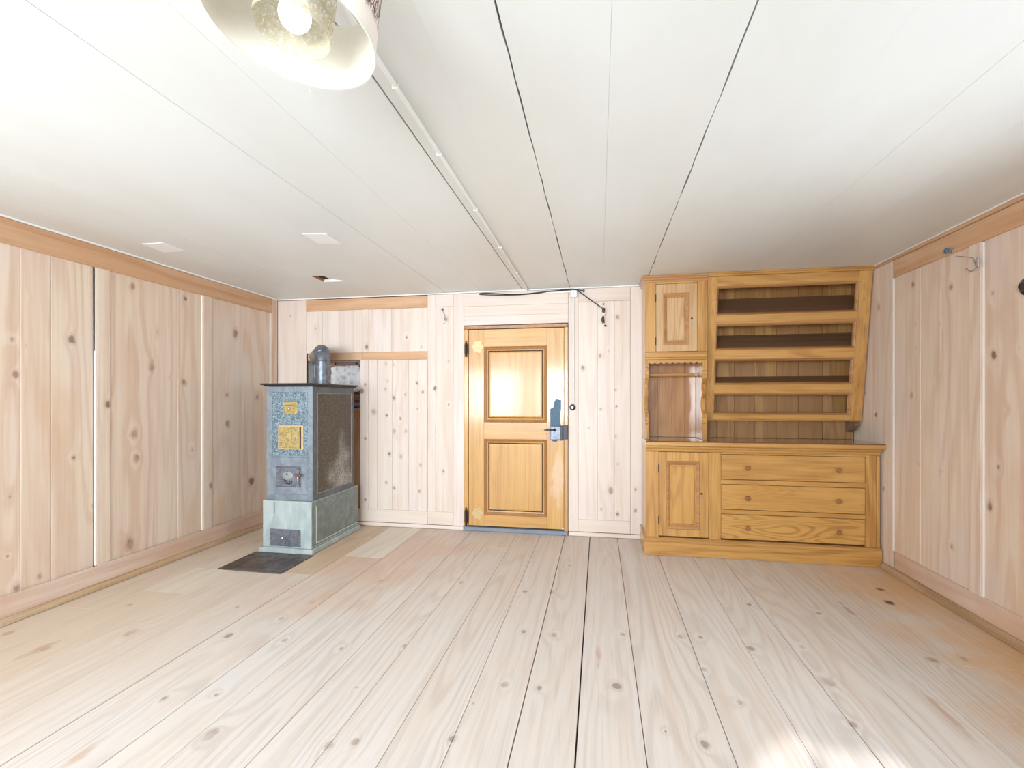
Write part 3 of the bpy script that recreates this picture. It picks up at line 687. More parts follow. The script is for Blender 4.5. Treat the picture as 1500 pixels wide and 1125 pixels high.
# ------------------------------------------------------------------ cabinet helpers
def cab_door(parent, x0, x1, z0, z1, yf, mx0, mx1, mz0, mz1, ix0, ix1, iz0, iz1, key, hinge_zs, dm=None, pm=None):
    d = MB()
    d.box(x0, mx0, yf, yf + 0.022, z0, z1, 0.0012); d.box(mx1, x1, yf, yf + 0.022, z0, z1, 0.0012)
    d.box(mx0, mx1, yf, yf + 0.022, mz1, z1, 0.0012); d.box(mx0, mx1, yf, yf + 0.022, z0, mz0, 0.0012)
    o = d.build('door', dm or M_oakZ, parent)
    MB().frame(mx0, mx1, mz0, mz1, [(0, yf + 0.010), (0, yf - 0.004), (0.006, yf - 0.007), (0.014, yf - 0.002), (0.026, yf + 0.006), (0.028, yf + 0.010)]).build('moulding', M_moldX, o)
    MB().raised(mx0 + 0.002, mx1 - 0.002, mz0 + 0.002, mz1 - 0.002, [(0, yf + 0.020), (0, yf + 0.011), (ix0 - mx0 - 0.012, yf + 0.011), (ix0 - mx0, yf + 0.003), (ix0 - mx0 + 0.003, yf + 0.003)]).build('panel', pm or M_figZ, o)
    kx, kz = key
    MB().lathe([(0.008, 0), (0.008, 0.003), (0.0, 0.003)], (kx, yf, kz), (0, -1, 0), 12).build('keyhole', M_key, o)
    MB().prism([(kx - .002, kz - .008), (kx + .002, kz - .008), (kx + .009, kz - .034), (kx + .006, kz - .042), (kx + .001, kz - .036)], 'Y', yf - 0.003, yf - 0.0005).build('key_plate', M_nickel, o)
    for hz_ in hinge_zs:
        MB().tube([(x0 - 0.003, yf - 0.003, hz_ - 0.03), (x0 - 0.003, yf - 0.003, hz_ + 0.03)], 0.004, 8).build('hinge', M_darkiron, o, True)
    return o

# ------------------------------------------------------------------ base cabinet
CX0, CX1, CYF = 0.344, 1.908, 3.725
CYB = YB - 0.022
bc = thing('base_cabinet', 'honey varnished low cabinet with one panelled door and three wide drawers', 'cabinet', (1.126, 3.9, 0))
slab('side_panel', M_oakZ, bc, CX0, CX0 + 0.02, CYF + 0.022, CYB, 0.115, 0.805)
slab('side_panel', M_oakZ, bc, CX1 - 0.02, CX1, CYF + 0.022, CYB, 0.115, 0.805)
slab('back_panel', M_inner, bc, CX0 + 0.02, CX1 - 0.02, CYB - 0.01, CYB, 0.115, 0.805)
slab('bottom_panel', M_inner, bc, CX0 + 0.02, CX1 - 0.02, CYF + 0.03, CYB - 0.01, 0.115, 0.13)
slab('divider', M_inner, bc, 0.82, 0.84, CYF + 0.03, CYB - 0.01, 0.13, 0.805)
for (a, c_) in ((CX0, 0.437), (0.791, 0.873), (1.818, 1.884)): slab('stile', M_oakZ, bc, a, c_, CYF, CYF + 0.022, 0.126, 0.766)
slab('corner_post', M_oakZ, bc, 1.886, CX1, CYF - 0.004, CYF + 0.022, 0.126, 0.766, 0.004)
slab('top_rail', M_oakX, bc, CX0, CX1, CYF, CYF + 0.022, 0.767, 0.805)
for (a, c_) in ((0.538, 0.571), (0.322, 0.353)): slab('drawer_rail', M_oakX, bc, 0.8735, 1.8175, CYF, CYF + 0.022, a, c_)
slab('drawer_rail', M_oakX, bc, 0.8735, 1.8175, CYF, CYF + 0.022, 0.755, 0.766)
MB().prism([(CYF - 0.001, 0.772), (CYF - 0.006, 0.776), (CYF - 0.008, 0.786), (CYF - 0.020, 0.792), (CYF - 0.026, 0.800), (CYF - 0.026, 0.806), (CYF - 0.001, 0.806)], 'X', CX0 - 0.001, CX1).build('cornice_moulding', M_oakX, bc)
b = MB(); b.prism([(3.705, 0.001), (3.705, 0.105), (3.709, 0.113), (CYF, 0.124), (CYB, 0.124), (CYB, 0.001)], 'X', 0.330, 1.9115)
b.build('plinth', M_oakX, bc)
slab('plinth_seam', M_moldX, bc, 0.340, 1.910, CYF - 0.003, CYF + 0.02, 0.1245, 0.131, 0.001)
dz_ = lambda py, px=1000: Q(px, py, CYF)[1]
cab_door(bc, 0.440, 0.788, 0.141, 0.764, CYF - 0.001, 0.493, 0.728, 0.193, 0.697, 0.535, 0.684, 0.245, 0.658, (0.728 + 0.012, 0.462), (0.640, 0.255))
dmats = (M_oakX, M_figX, M_figX)
for k, (z0, z1) in enumerate(((0.573, 0.753), (0.355, 0.536), (0.140, 0.320))):
    d = slab('drawer', dmats[k], bc, 0.875, 1.816, CYF - 0.001, CYF + 0.021, z0 + 0.001, z1 - 0.001, 0.003)
    for kx in (1.049, 1.643):
        kz = (z0 + z1) / 2 - 0.003
        MB().lathe([(0.013, 0), (0.013, 0.003), (0.008, 0.006), (0.008, 0.014), (0.017, 0.020), (0.019, 0.026), (0.014, 0.033), (0.0, 0.035)], (kx, CYF - 0.001, kz), (0, -1, 0), 16).build('knob', M_knob, d, True)

wt = MB(); wt.prism([(3.680, 0.812), (3.680, 0.838), (3.684, 0.846), (3.692, 0.848), (YB - 0.001, 0.848), (YB - 0.001, 0.8065), (3.700, 0.8065)], 'X', 0.344, 1.9225)
wto = wt.build('worktop', M_top, origin=(1.13, 3.9, 0.8065))
tag(wto, 'long glossy dark brown wooden worktop lying on the honey base cabinet', 'worktop')
MB().prism([(3.6795, 0.812), (3.6765, 0.818), (3.6765, 0.834), (3.6795, 0.840)], 'X', 0.344, 1.9225).build('edge_strip', M_oakX, wto)['label'] = 'honey coloured front edge strip'

# ------------------------------------------------------------------ wall cupboard with niche below
UX0, UX1, UYF, UYB = 0.348, 0.802, 3.83, YB - 0.002
uc = thing('wall_cupboard', 'tall narrow honey wood cupboard, panelled door on top, open niche with scroll-cut sides below', 'cupboard', (0.575, 3.96, 0.85))
slab('side_panel', M_oakZ, uc, UX0, UX0 + 0.02, UYF + 0.022, UYB, 1.455, 2.05); slab('side_panel', M_oakZ, uc, UX1 - 0.02, UX1, UYF + 0.022, UYB, 1.455, 2.05)
slab('top_panel', M_oakX, uc, UX0, UX1, UYF + 0.001, UYB, 2.052, 2.062); slab('bottom_panel', M_oakX, uc, UX0 + 0.02, UX1 - 0.02, UYF + 0.022, UYB, 1.455, 1.475)
slab('stile', M_oakZ, uc, UX0, 0.428, UYF, UYF + 0.022, 1.518, 2.05); slab('stile', M_oakZ, uc, 0.730, UX1, UYF, UYF + 0.022, 1.518, 2.05)
slab('rail', M_oakX, uc, 0.4285, 0.7295, UYF, UYF + 0.022, 2.037, 2.05)
slab('lower_rail', M_oakX, uc, UX0, UX1 - 0.003, UYF - 0.008, UYF + 0.022, 1.473, 1.517, 0.004)
slab('lower_bead', M_oakX, uc, UX0 - 0.003, UX1 - 0.003, UYF - 0.014, UYF + 0.02, 1.456, 1.4725, 0.005)
cab_door(uc, 0.430, 0.728, 1.520, 2.034, UYF - 0.001, 0.483, 0.672, 1.570, 1.963, 0.520, 0.639, 1.600, 1.930, (0.690, 1.765), (1.93, 1.60), M_oakpale, M_figpale)
# scalloped valance
poly = [(0.372, 1.455), (0.372, 1.425)]
n = 9
for k in range(n):
    a0 = 0.378 + (0.770 - 0.378) * k / n; a1 = 0.378 + (0.770 - 0.378) * (k + 1) / n
    for j in range(6):
        q = j / 6; poly.append((a0 + (a1 - a0) * q, 1.436 - 0.011 * math.sin(PI * q)))
poly += [(0.776, 1.425), (0.776, 1.455)]
MB().prism(poly, 'Y', UYF - 0.002, UYF + 0.010).build('scalloped_valance', M_oakX, uc)
# crown moulding wraps the left side
cr = [(0.0, 2.050), (-0.004, 2.062), (-0.013, 2.070), (-0.014, 2.078), (-0.024, 2.086), (-0.024, 2.0985), (0.02, 2.0985), (0.02, 2.063), (0.004, 2.063), (0.004, 2.050)]
b = MB()
R0 = [b.bm.verts.new((UX0 + o_, UYB, z)) for (o_, z) in cr]; R1 = [b.bm.verts.new((UX0 + o_, UYF + o_, z)) for (o_, z) in cr]; R2 = [b.bm.verts.new((UX1 + 0.004, UYF + o_, z)) for (o_, z) in cr]
for A, B in ((R0, R1), (R1, R2)):
    for k in range(len(cr)): b.bm.faces.new((A[k], A[(k + 1) % len(cr)], B[(k + 1) % len(cr)], B[k]))
b.bm.faces.new(R0); b.bm.faces.new(R2[::-1]); b.build('crown_moulding', M_moldX, uc)
# sawn side boards of the niche: the front edge swings in and out
def scroll(x0, x1):
    prof = [(1.455, 0.0), (1.40, 0.0), (1.395, -0.004), (1.375, -0.004), (1.37, 0.004), (1.345, 0.004), (1.34, -0.004), (1.32, 0.0), (1.30, 0.02), (1.27, 0.045), (1.24, 0.05), (1.215, 0.035),
            (1.20, 0.02), (1.19, 0.03), (1.16, 0.06), (1.12, 0.075), (1.08, 0.065), (1.055, 0.04), (1.045, 0.015), (1.03, 0.004), (1.01, 0.012), (0.995, 0.012), (0.99, 0.0), (0.975, 0.0), (0.97, 0.008), (0.955, 0.0), (0.8495, 0.0)]
    return MB().prism([(UYF + d, z) for (z, d) in prof] + [(UYB, 0.8495), (UYB, 1.455)], 'X', x0, x1)
scroll(UX0 + 0.001, 0.374).build('scroll_side', M_oakZ, uc); scroll(0.768, 0.799).build('scroll_side', M_oakZ, uc)
xs = [0.3745, 0.475, 0.585, 0.680, 0.7675]
for a, c_ in zip(xs, xs[1:]): slab('back_board', M_niche, uc, a + 0.0008, c_ - 0.0008, UYB - 0.012, UYB, 0.8495, 1.455, 0.001)
MB().box(0.3745, 0.7675, 3.995, 4.010, 1.336, 1.362, 0.004).build('plate_rail', M_oakX, uc)

# ------------------------------------------------------------------ open shelf unit that leans forward
SXa, SXb = 0.8035, 1.914
SL = 0.139
def shear(x, y, z): return (x, y + (2.1 - z) * SL, z)
SY = 3.817
su = thing('shelf_unit', 'wide open honey wood plate shelf leaning forward, four framed openings one above another', 'shelf', (1.36, 3.96, 1.0))
def face(x0, x1, z0, z1, name='rail', mat=M_oakX, d0=0.0, d1=0.022, bev=0.0015):
    return MB().box(x0, x1, SY + d0, SY + d1, z0, z1, bev).each(shear).build(name, mat, su)
OX0, OX1 = 0.870, 1.832
face(SXa, OX0, 1.0, 2.072, 'stile', M_oakZ); face(OX1, SXb, 1.0, 2.072, 'stile', M_oakZ)
ops = [(1.805, 1.986), (1.546, 1.708), (1.283, 1.443), (1.053, 1.185)]
mo = 0.016
face(OX0, OX1, ops[0][1] + mo, 2.072)
for (a, b2) in ((ops[1][1], ops[0][0]), (ops[2][1], ops[1][0]), (ops[3][1], ops[2][0])): face(OX0, OX1, a + mo, b2 - mo)
face(OX0, OX1, 1.0, ops[3][0] - mo)
for (z0, z1) in ops:
    MB().frame(OX0, OX1, z0 - mo, z1 + mo, [(0, SY + 0.022), (0, SY - 0.003), (0.004, SY - 0.005), (0.010, SY + 0.001), (mo, SY + 0.010), (mo, SY + 0.022)]).each(shear).build('opening_moulding', M_moldX, su)
# bevelled crown
MB().prism([(SY, 2.073), (SY - 0.006, 2.078), (SY - 0.006, 2.084), (SY - 0.016, 2.090), (SY - 0.016, 2.0985), (SY + 0.03, 2.0985), (SY + 0.03, 2.073)], 'X', 0.8065, SXb).build('crown_moulding', M_oakX, su)
face(SXa, SXb, 0.990, 0.9995, 'bottom_bead', M_oakX, -0.004, 0.022, 0.003)
# side panels follow the lean
def side(x0, x1): return MB().prism([(SY + 0.023, 2.072), (SY + 0.023 + (2.1 - 1.0) * SL, 1.0), (UYB, 1.0), (UYB, 2.072)], 'X', x0, x1)
side(SXa, SXa + 0.018).build('side_panel', M_oakZ, su); side(SXb - 0.018, SXb).build('side_panel', M_inner, su)
slab('top_panel', M_inner, su, SXa + 0.018, SXb - 0.018, SY + 0.03, UYB - 0.012, 2.076, 2.09)
bs = [SXa + 0.018] + [onY(p, 500, UYB - 0.012)[0] for p in (1098, 1139, 1180, 1216)]
bs = [SXa, 0.93, 1.062, 1.21, 1.37, 1.53, 1.70, SXb - 0.001]
for a, c_ in zip(bs, bs[1:]): slab('back_board', M_inner, su, a + 0.001, c_ - 0.001, UYB - 0.012, UYB, 0.8495, 2.072 + 0.003, 0.0015)
# the shelves rise towards the back
for (zf, zbk) in ((1.802, 1.955), (1.543, 1.665), (1.280, 1.335)):
    yf = SY + 0.024 + (2.1 - zf) * SL
    MB().prism([(yf, zf), (UYB - 0.013, zbk), (UYB - 0.013, zbk - 0.016), (yf, zf - 0.016)], 'X', SXa + 0.019, SXb - 0.019).build('shelf', M_shelf, su)
slab('shelf', M_shelf, su, SXa + 0.019, SXb - 0.019, SY + 0.024 + 1.1 * SL, UYB - 0.013, 1.001, 1.016)
# sawn bracket under the right end
bq = [(3.985, 0.989), (3.975, 0.975), (3.980, 0.955), (3.995, 0.945), (4.005, 0.930), (4.02, 0.920), (4.04, 0.925), (4.05, 0.915), (4.065, 0.905), (4.09, 0.905), (4.09, 0.989)]
MB().prism(bq, 'X', 1.862, 1.896).build('bracket', M_shelf, su)

# ------------------------------------------------------------------ stove
sv = thing('wood_stove', 'tall blue grey iron stove with brass doors on a pale plinth', 'stove', (-2.3, 3.6, 0))
b = MB(); b.box(-2.527, -2.086, 3.238, 3.978, 0.001, 0.040, 0.006); b.build('foot_plinth', M_concrete, sv)
b = MB(); b.box(-2.505, -2.100, 3.252, 3.955, 0.0405, 0.392, 0.004); b.build('plinth_block', M_concrete, sv)
slab('side_sheet', M_concrete_shaded, sv, -2.0995, -2.096, 3.262, 3.94, 0.055, 0.385, 0.001)
slab('joint_line', M_grout, sv, -2.0958, -2.0935, 3.305, 3.312, 0.075, 0.35, 0)
slab('joint_line', M_grout, sv, -2.0958, -2.0935, 3.305, 3.93, 0.068, 0.075, 0)
slab('corner_line', M_grout, sv, -2.1035, -2.098, 3.2495, 3.2518, 0.045, 0.388, 0)
SF = lambda px, py: Q(px, py, 3.252)
x, z = SF(402.4, 744); slab('crack', M_darkiron, sv, x - 0.001, x + 0.001, 3.2512, 3.2519, z - 0.04, z + 0.04, 0)
# ash drawer
x0, z1 = SF(396, 774); x1, z0 = SF(440.5, 801.5)
ad = slab('ash_door', M_iron, sv, x0, x1, 3.243, 3.2515, z0, z1, 0.003)
x, z = SF(416.5, 787.6); MB().lathe([(0.006, 0), (0.006, 0.010), (0.011, 0.014), (0.011, 0.020), (0.0, 0.026)], (x, 3.243, z), (0, -1, 0), 14).build('knob', M_nickel, ad, True)
# body
BX0, BX1, BY0, BY1 = -2.482, -2.100, 3.265, 3.875
slab('body', M_stove, sv, BX0 + 0.004, BX1 - 0.006, BY0 + 0.006, BY1, 0.393, 1.252, 0.003)
BF = lambda px, py: Q(px, py, BY0)
fx = lambda px: BF(px, 600)[0]
b = MB(); b.box(BX0, fx(398.5), BY0, BY0 + 0.008, 0.394, 1.25, 0.002); b.box(fx(450.5), BX1, BY0, BY0 + 0.008, 0.394, 1.25, 0.002)
b.box(fx(398.5), fx(450.5), BY0, BY0 + 0.008, BF(424, 574.5)[1], 1.25, 0.002); b.box(fx(398.5), fx(450.5), BY0 + 0.001, BY0 + 0.008, 0.394, BF(424, 667)[1], 0.002)
b.build('front_frame', M_stove, sv)
slab('textured_plate', M_stovetex, sv, fx(398.7), fx(450.3), BY0 + 0.003, BY0 + 0.006, BF(424, 667)[1] + 0.001, BF(424, 574.5)[1] - 0.001, 0)
b = MB(); z1 = BF(424, 669)[1]; z0 = BF(424, 725)[1]
b.frame(fx(397), fx(451.5), z0, z1, [(0, BY0 + 0.001), (0.002, BY0 - 0.003), (0.005, BY0 - 0.003), (0.008, BY0 + 0.001)]); b.build('lower_bead', M_stove, sv)
def sdoor(name, mat, a, c_, d, e, y0, y1, par=sv):
    x0, z1 = BF(a, d); x1, z0 = BF(c_, e); return slab(name, mat, par, x0, x1, y0, y1, z0, z1, 0.002)
o = sdoor('small_brass_door', M_brass, 415.3, 436.3, 588.7, 607.3, BY0 - 0.006, BY0 + 0.003)
x, z = BF(424.5, 598.3); MB().frame(x - 0.038, x + 0.038, z - 0.028, z + 0.028, [(0, BY0 - 0.006), (0.001, BY0 - 0.008), (0.003, BY0 - 0.008), (0.004, BY0 - 0.006)]).build('engraved_line', M_copper, o)
MB().lathe([(0.005, 0), (0.005, 0.008), (0.009, 0.012), (0.0, 0.018)], (x, BY0 - 0.006, z), (0, -1, 0), 12).build('knob', M_nickel, o, True)
sdoor('brass_door_frame', M_palebrass, 407.7, 444.7, 622.7, 658.7, BY0 - 0.004, BY0 + 0.003)
o = sdoor('large_brass_door', M_brass, 410, 440, 625.2, 656.5, BY0 - 0.012, BY0 - 0.0045)
sdoor('gap', M_darkiron, 440.1, 441.6, 625.5, 657, BY0 - 0.006, BY0 - 0.0042)
x, z = BF(424, 641); MB().frame(x - 0.030, x + 0.030, z - 0.036, z + 0.036, [(0, BY0 - 0.012), (0.001, BY0 - 0.0145), (0.004, BY0 - 0.0145), (0.005, BY0 - 0.012)]).build('engraved_line', M_brass, o)
x, z = BF(436.5, 641.3); MB().lathe([(0.010, 0), (0.010, 0.003), (0.005, 0.005), (0.005, 0.010), (0.010, 0.014), (0.0, 0.022)], (x, BY0 - 0.012, z), (0, -1, 0), 14).build('knob', M_nickel, o, True)
# ornate iron fire door
sdoor('fire_door_frame', M_iron, 404.6, 441, 682.5, 714, BY0 - 0.004, BY0 + 0.0005)
o = sdoor('fire_door', M_iron, 406, 439.5, 684, 713, BY0 - 0.012, BY0 - 0.0045)
x, z = BF(422.5, 696.5)
MB().lathe([(0.0, 0.004), (0.020, 0.004), (0.034, 0.003), (0.040, 0.0)], (x, BY0 - 0.012, z), (0, -1, 0), 20).each(lambda a, b_, c_: (x + (a - x) * 1.1, b_, z + (c_ - z) * 0.8)).build('draught_disc', M_iron2, o, True)
MB().lathe([(0.006, 0), (0.006, 0.006), (0.0, 0.010)], (x, BY0 - 0.015, z + 0.012), (0, -1, 0), 10).build('stud', M_darkiron, o, True)
sx, sz = BF(424, 706.5)
b = MB()
for q in (-1, 0, 1):
    pts = [(sx + q * 0.020 + 0.010 * math.cos(a * PI / 8) * (1 if q != 0 else 0.8), BY0 - 0.014, sz + 0.012 * math.sin(a * PI / 8) + 0.004) for a in range(0 if q else 8, 15 if q else 17)]
    b.tube(pts, 0.0022, 6)
b.tube([(sx - 0.045, BY0 - 0.014, sz + 0.030), (sx - 0.03, BY0 - 0.014, sz + 0.014), (sx - 0.012, BY0 - 0.014, sz - 0.010), (sx + 0.006, BY0 - 0.014, sz - 0.016), (sx + 0.028, BY0 - 0.014, sz - 0.002), (sx + 0.034, BY0 - 0.014, sz + 0.014)], 0.002, 6)
b.build('scrollwork', M_darkiron, o, True)
x, z = BF(437.5, 696)
MB().tube([(x - 0.002, BY0 - 0.012, z), (x, BY0 - 0.030, z), (x + 0.015, BY0 - 0.036, z + 0.002), (x + 0.040, BY0 - 0.034, z + 0.004)], [0.006, 0.008, 0.010, 0.007], 10).build('latch_handle', M_copper, o, True)
MB().tube([(x + 0.004, BY0 - 0.014, z - 0.010), (x + 0.006, BY0 - 0.016, z - 0.035), (x - 0.002, BY0 - 0.014, z - 0.052)], [0.004, 0.006, 0.003], 8).build('latch', M_nickel, o, True)
# side
b = MB()
def sbox(y0, y1, z0, z1): b.box(BX1 - 0.006, BX1, y0, y1, z0, z1, 0.001)
sbox(BY0 + 0.009, 3.33, 0.394, 1.25); sbox(3.845, BY1, 0.394, 1.25); sbox(3.331, 3.844, 1.205, 1.25); sbox(3.331, 3.844, 0.394, 0.435)
b.build('side_frame', M_stoveside, sv)
slab('side_panel', M_sheet, sv, BX1 - 0.0059, BX1 - 0.003, 3.332, 3.843, 0.436, 1.204, 0)
b = MB(); b.each(lambda *a: a)
b.frame(3.332, 3.843, 0.436, 1.204, [(0, 0), (0.001, 0.003), (0.005, 0.003), (0.007, 0)]); b.each(lambda x, y, z: (BX1 - 0.003 + y, x, z)); b.build('side_bead', M_stove, sv)
b = MB(); b.box(-2.515, -2.068, 3.232, 3.905, 1.262, 1.274, 0.004); b.box(-2.500, -2.083, 3.247, 3.89, 1.2525, 1.2618, 0.003); b.build('top_plate', M_topiron, sv)
# pipe: up from the top plate, round a segmented elbow and back into the opening
pc = onY(472.3, 566, 3.70); pe = onY(462, 531, YB + 0.11)
PXc, PYc = pc[0], 3.70; R_ = 0.062
dirw = Vector((pe[0] - PXc, pe[1] - PYc, 0)).normalized(); rb = 0.085
top = 1.572 - rb - 0.0
pts = [Vector((PXc, PYc, 1.275)), Vector((PXc, PYc, 1.40)), Vector((PXc, PYc, 1.46))]
ztop = pe[2] + 0.02
ztop = 1.555
for k in range(0, 10):
    a = (PI / 2) * k / 9
    pts.append(Vector((PXc, PYc, ztop - rb)) + dirw * (rb - rb * math.cos(a)) + Vector((0, 0, rb * math.sin(a))))
endp = pts[-1]; L_ = (YB + 0.09 - endp.y) / dirw.y
pts.append(endp + dirw * L_ * 0.5); pts.append(endp + dirw * L_)
pipe = MB().tube(pts, R_, 28, False).build('stove_pipe', M_pipe, sv, True)
MB().lathe([(R_ - 0.002, 0), (R_ + 0.006, 0.0), (R_ + 0.006, 0.018), (R_ - 0.002, 0.018)], (PXc, PYc, 1.2745), seg=28).build('collar', M_pipe, pipe, True)
for k in (3, 5, 7, 9, 11):
    p = pts[k]; d = (pts[k + 1] - pts[k - 1]).normalized()
    MB().lathe([(R_, -0.003), (R_ + 0.0025, 0), (R_, 0.003)], p, d, 28).build('seam_ring', M_pipe, pipe, True)

hp = MB(); hp.prism([(-2.549, 2.864), (-2.068, 2.860), (-2.074, 3.234), (-2.552, 3.234)], 'Z', 0.0005, 0.006)
tag(hp.build('hearth_plate', M_plate, origin=(-2.31, 3.05, 0)), 'dark scuffed sheet metal plate lying on the floor in front of the stove', 'floor plate')

# ------------------------------------------------------------------ pendant lamp (tilted)
LC = Vector((-0.593, 0.853, 1.877)); LN = Vector((0.139, 0.079, 0.987)).normalized()
lt = thing('pendant_lamp', 'round ceiling lamp with cream drum shade and lit white bulb', 'lamp', tuple(LC))
def shade_mat():
    t = NT('cream_shade_lining'); n = t.noise(t.pos(), 90, 2)
    t.done(t.mix(n, srgb(226, 220, 206), srgb(232, 226, 213)), 0.9)
    return t.m
M_shade = shade_mat()
def shade_out():
    t = NT('brown_zigzag_shade_fabric'); p = t.pos()
    n = t.noise(t.vmath('MULTIPLY', p, (1, 1, 0.7)), 75, 4, 0.7, 2.0)
    f = t.mapr(n, 0.44, 0.54)
    sx = t.n.new('ShaderNodeSeparateXYZ'); t.l.new(p, sx.inputs[0])
    band = t.mapr(sx.outputs[2], 1.895, 1.915)
    c = t.mix(t.math('MULTIPLY', f, band), srgb(236, 226, 216), srgb(100, 66, 66))
    return t.done(c, 0.85)
M_shadeout = shade_out()
MB().lathe([(0.1585, 0.0), (0.1525, 0.075), (0.150, 0.145)], LC, LN, 64).build('shade_lining', M_shade, lt, True)
MB().lathe([(0.1600, 0.0), (0.1545, 0.075), (0.152, 0.145)], LC, LN, 64).build('shade', M_shadeout, lt, True)
ringo = MB(); ringo.lathe([(0.1580, -0.001), (0.1605, -0.001), (0.1612, 0.004), (0.1605, 0.006), (0.1585, 0.006)], LC, LN, 64); ringo.build('rim_trim', M_shade, lt, True)
def etched():
    t = NT('etched_pressed_glass'); p = t.pos()
    n = t.noise(p, 150, 3, 0.6); f = t.mapr(n, 0.46, 0.56)
    t.bump(n, 0.6, 0.002)
    t.b.inputs['Transmission Weight'].default_value = 0.0
    t.b.inputs['Alpha'].default_value = 1
    t.l.new(t.mapr(n, 0.44, 0.58, 0.22, 0.75), t.b.inputs['Alpha'])
    return t.done(t.mix(f, srgb(226, 221, 202), srgb(196, 184, 150)), 0.25)
M_glass = etched()
MB().lathe([(0.0695, 0.0), (0.0715, -0.0015), (0.0725, 0.001), (0.072, 0.04), (0.070, 0.088), (0.067, 0.088), (0.069, 0.04), (0.0695, 0.0)], LC + LN * 0.002, LN, 48).build('glass_cylinder', M_glass, lt, True)
# wire spider, socket, bulb, cord, rose
b = MB()
for k in range(3):
    a = 2 * PI * k / 3 + 0.5; q = Vector((0, 0, 1)).rotation_difference(LN)
    b.tube([LC + LN * 0.140 + q @ Vector((0.015 * math.cos(a), 0.015 * math.sin(a), 0)), LC + LN * 0.140 + q @ Vector((0.150 * math.cos(a), 0.150 * math.sin(a), 0))], 0.0015, 6)
b.build('spider', M_nickel, lt)
MB().lathe([(0.0, 0.150), (0.020, 0.148), (0.022, 0.10), (0.020, 0.092), (0.0, 0.092)], LC, LN, 24).build('socket', M_whitep, lt, True)
t = NT('lit_bulb_glass'); t.b.inputs['Emission Color'].default_value = (0.95, 0.97, 1.0, 1); t.b.inputs['Emission Strength'].default_value = 0.7; M_bulb = t.done(srgb(250, 250, 250), 0.4)
prof = [(0.0, 0.004)]
for k in range(1, 10):
    a = -PI / 2 + PI * 0.78 * k / 9; prof.append((0.031 * math.cos(a), 0.035 + 0.031 * math.sin(a)))
prof += [(0.016, 0.080), (0.014, 0.0915), (0.0, 0.0915)]
MB().lathe(prof, LC, LN, 32).build('bulb', M_bulb, lt, True)
tp = LC + LN * 0.150
MB().tube([tp, tp + Vector((-0.003, 0, 0.03)), (LC.x + 0.01, LC.y + 0.01, H - 0.014)], 0.003, 8).build('cord', M_whitep, lt, True)
MB().lathe([(0.0, -0.016), (0.028, -0.014), (0.038, -0.003), (0.038, 0.0)], (LC.x + 0.01, LC.y + 0.01, H - 0.0005), seg=24).build('ceiling_rose', M_whitep, lt, True)
th_ = MB(); p0 = LC + Vector((-0.05, 0.152, 0.0)); p0 = Vector(onZ(452, 129, 1.874))
th_.tube([p0, p0 + Vector((0.002, 0.004, -0.006)), p0 + Vector((0.004, 0.004, -0.012))], 0.0005, 5); th_.build('loose_thread', M_shade, lt)

# ------------------------------------------------------------------ cables, hooks and small things
cx = -0.598
o = MB().tube([(cx, LC.y + 0.05, H - 0.009), (cx, 2.4, H - 0.009), (cx - 0.004, YB - 0.022, H - 0.009)], 0.0068, 10).build('ceiling_conduit', M_whitep, None, True)
tag(o, 'white cable tube running along the ceiling from the lamp to above the door', 'cable tube')
for yy in (1.35, 1.75, 2.3, 2.9, 3.5): slab('clip', M_whitep, o, cx - 0.011, cx + 0.010, yy, yy + 0.008, H - 0.0172, H - 0.0005, 0.002)
jx0, jz1 = Q(836.4, 425); jx1, jz0 = Q(845.4, 436)
jb = slab('junction_box', M_whitep, None, jx0, jx1, YB - 0.034, YB - 0.0125, jz0, 2.088, 0.003)
tag(jb, 'small square white junction box at the ceiling right of the door', 'junction box')
MB().lathe([(0.004, 0), (0.003, 0.002), (0.0, 0.002)], ((jx0 + jx1) / 2, YB - 0.034, (jz0 + jz1) / 2), (0, -1, 0), 10).build('screw', M_nickel, jb)
xa, za = Q(775, 429.5)
o = MB().tube([(xa, YB - 0.012, za + 0.012), (xa + 0.004, YB - 0.012, za + 0.002), (xa + 0.03, YB - 0.012, za - 0.002), (jx0 - 0.001, YB - 0.018, za - 0.006)], 0.006, 8).build('wall_conduit', M_whitep, None, True)
tag(o, 'short white cable tube running level above the door to the junction box', 'cable tube')
slab('clip', M_whitep, o, xa - 0.004, xa + 0.035, YB - 0.0225, YB - 0.001, za - 0.012, za + 0.004, 0.003)
vx = bx(840); zs = Q(839, 592)[1]
o = MB().tube([(vx, YB - 0.0105, jz0 - 0.001), (vx, YB - 0.0105, zs + 0.006)], 0.0085, 10).build('switch_conduit', M_whitep, None, True)
tag(o, 'white upright cable tube down the wall right of the door', 'cable tube')
sxx, szz = Q(838.8, 596.5)
o = MB().lathe([(0.026, 0.0), (0.027, 0.006), (0.024, 0.014), (0.014, 0.018), (0.010, 0.018), (0.010, 0.024), (0.0, 0.026)], (sxx, YB - 0.0005, szz), (0, -1, 0), 28).build('light_switch', M_black, None, True)
tag(o, 'round black rotary light switch under the white tube beside the door', 'light switch')
slab('toggle', M_nickel, o, sxx - 0.003, sxx + 0.003, YB - 0.034, YB - 0.0262, szz - 0.010, szz + 0.010, 0.001)
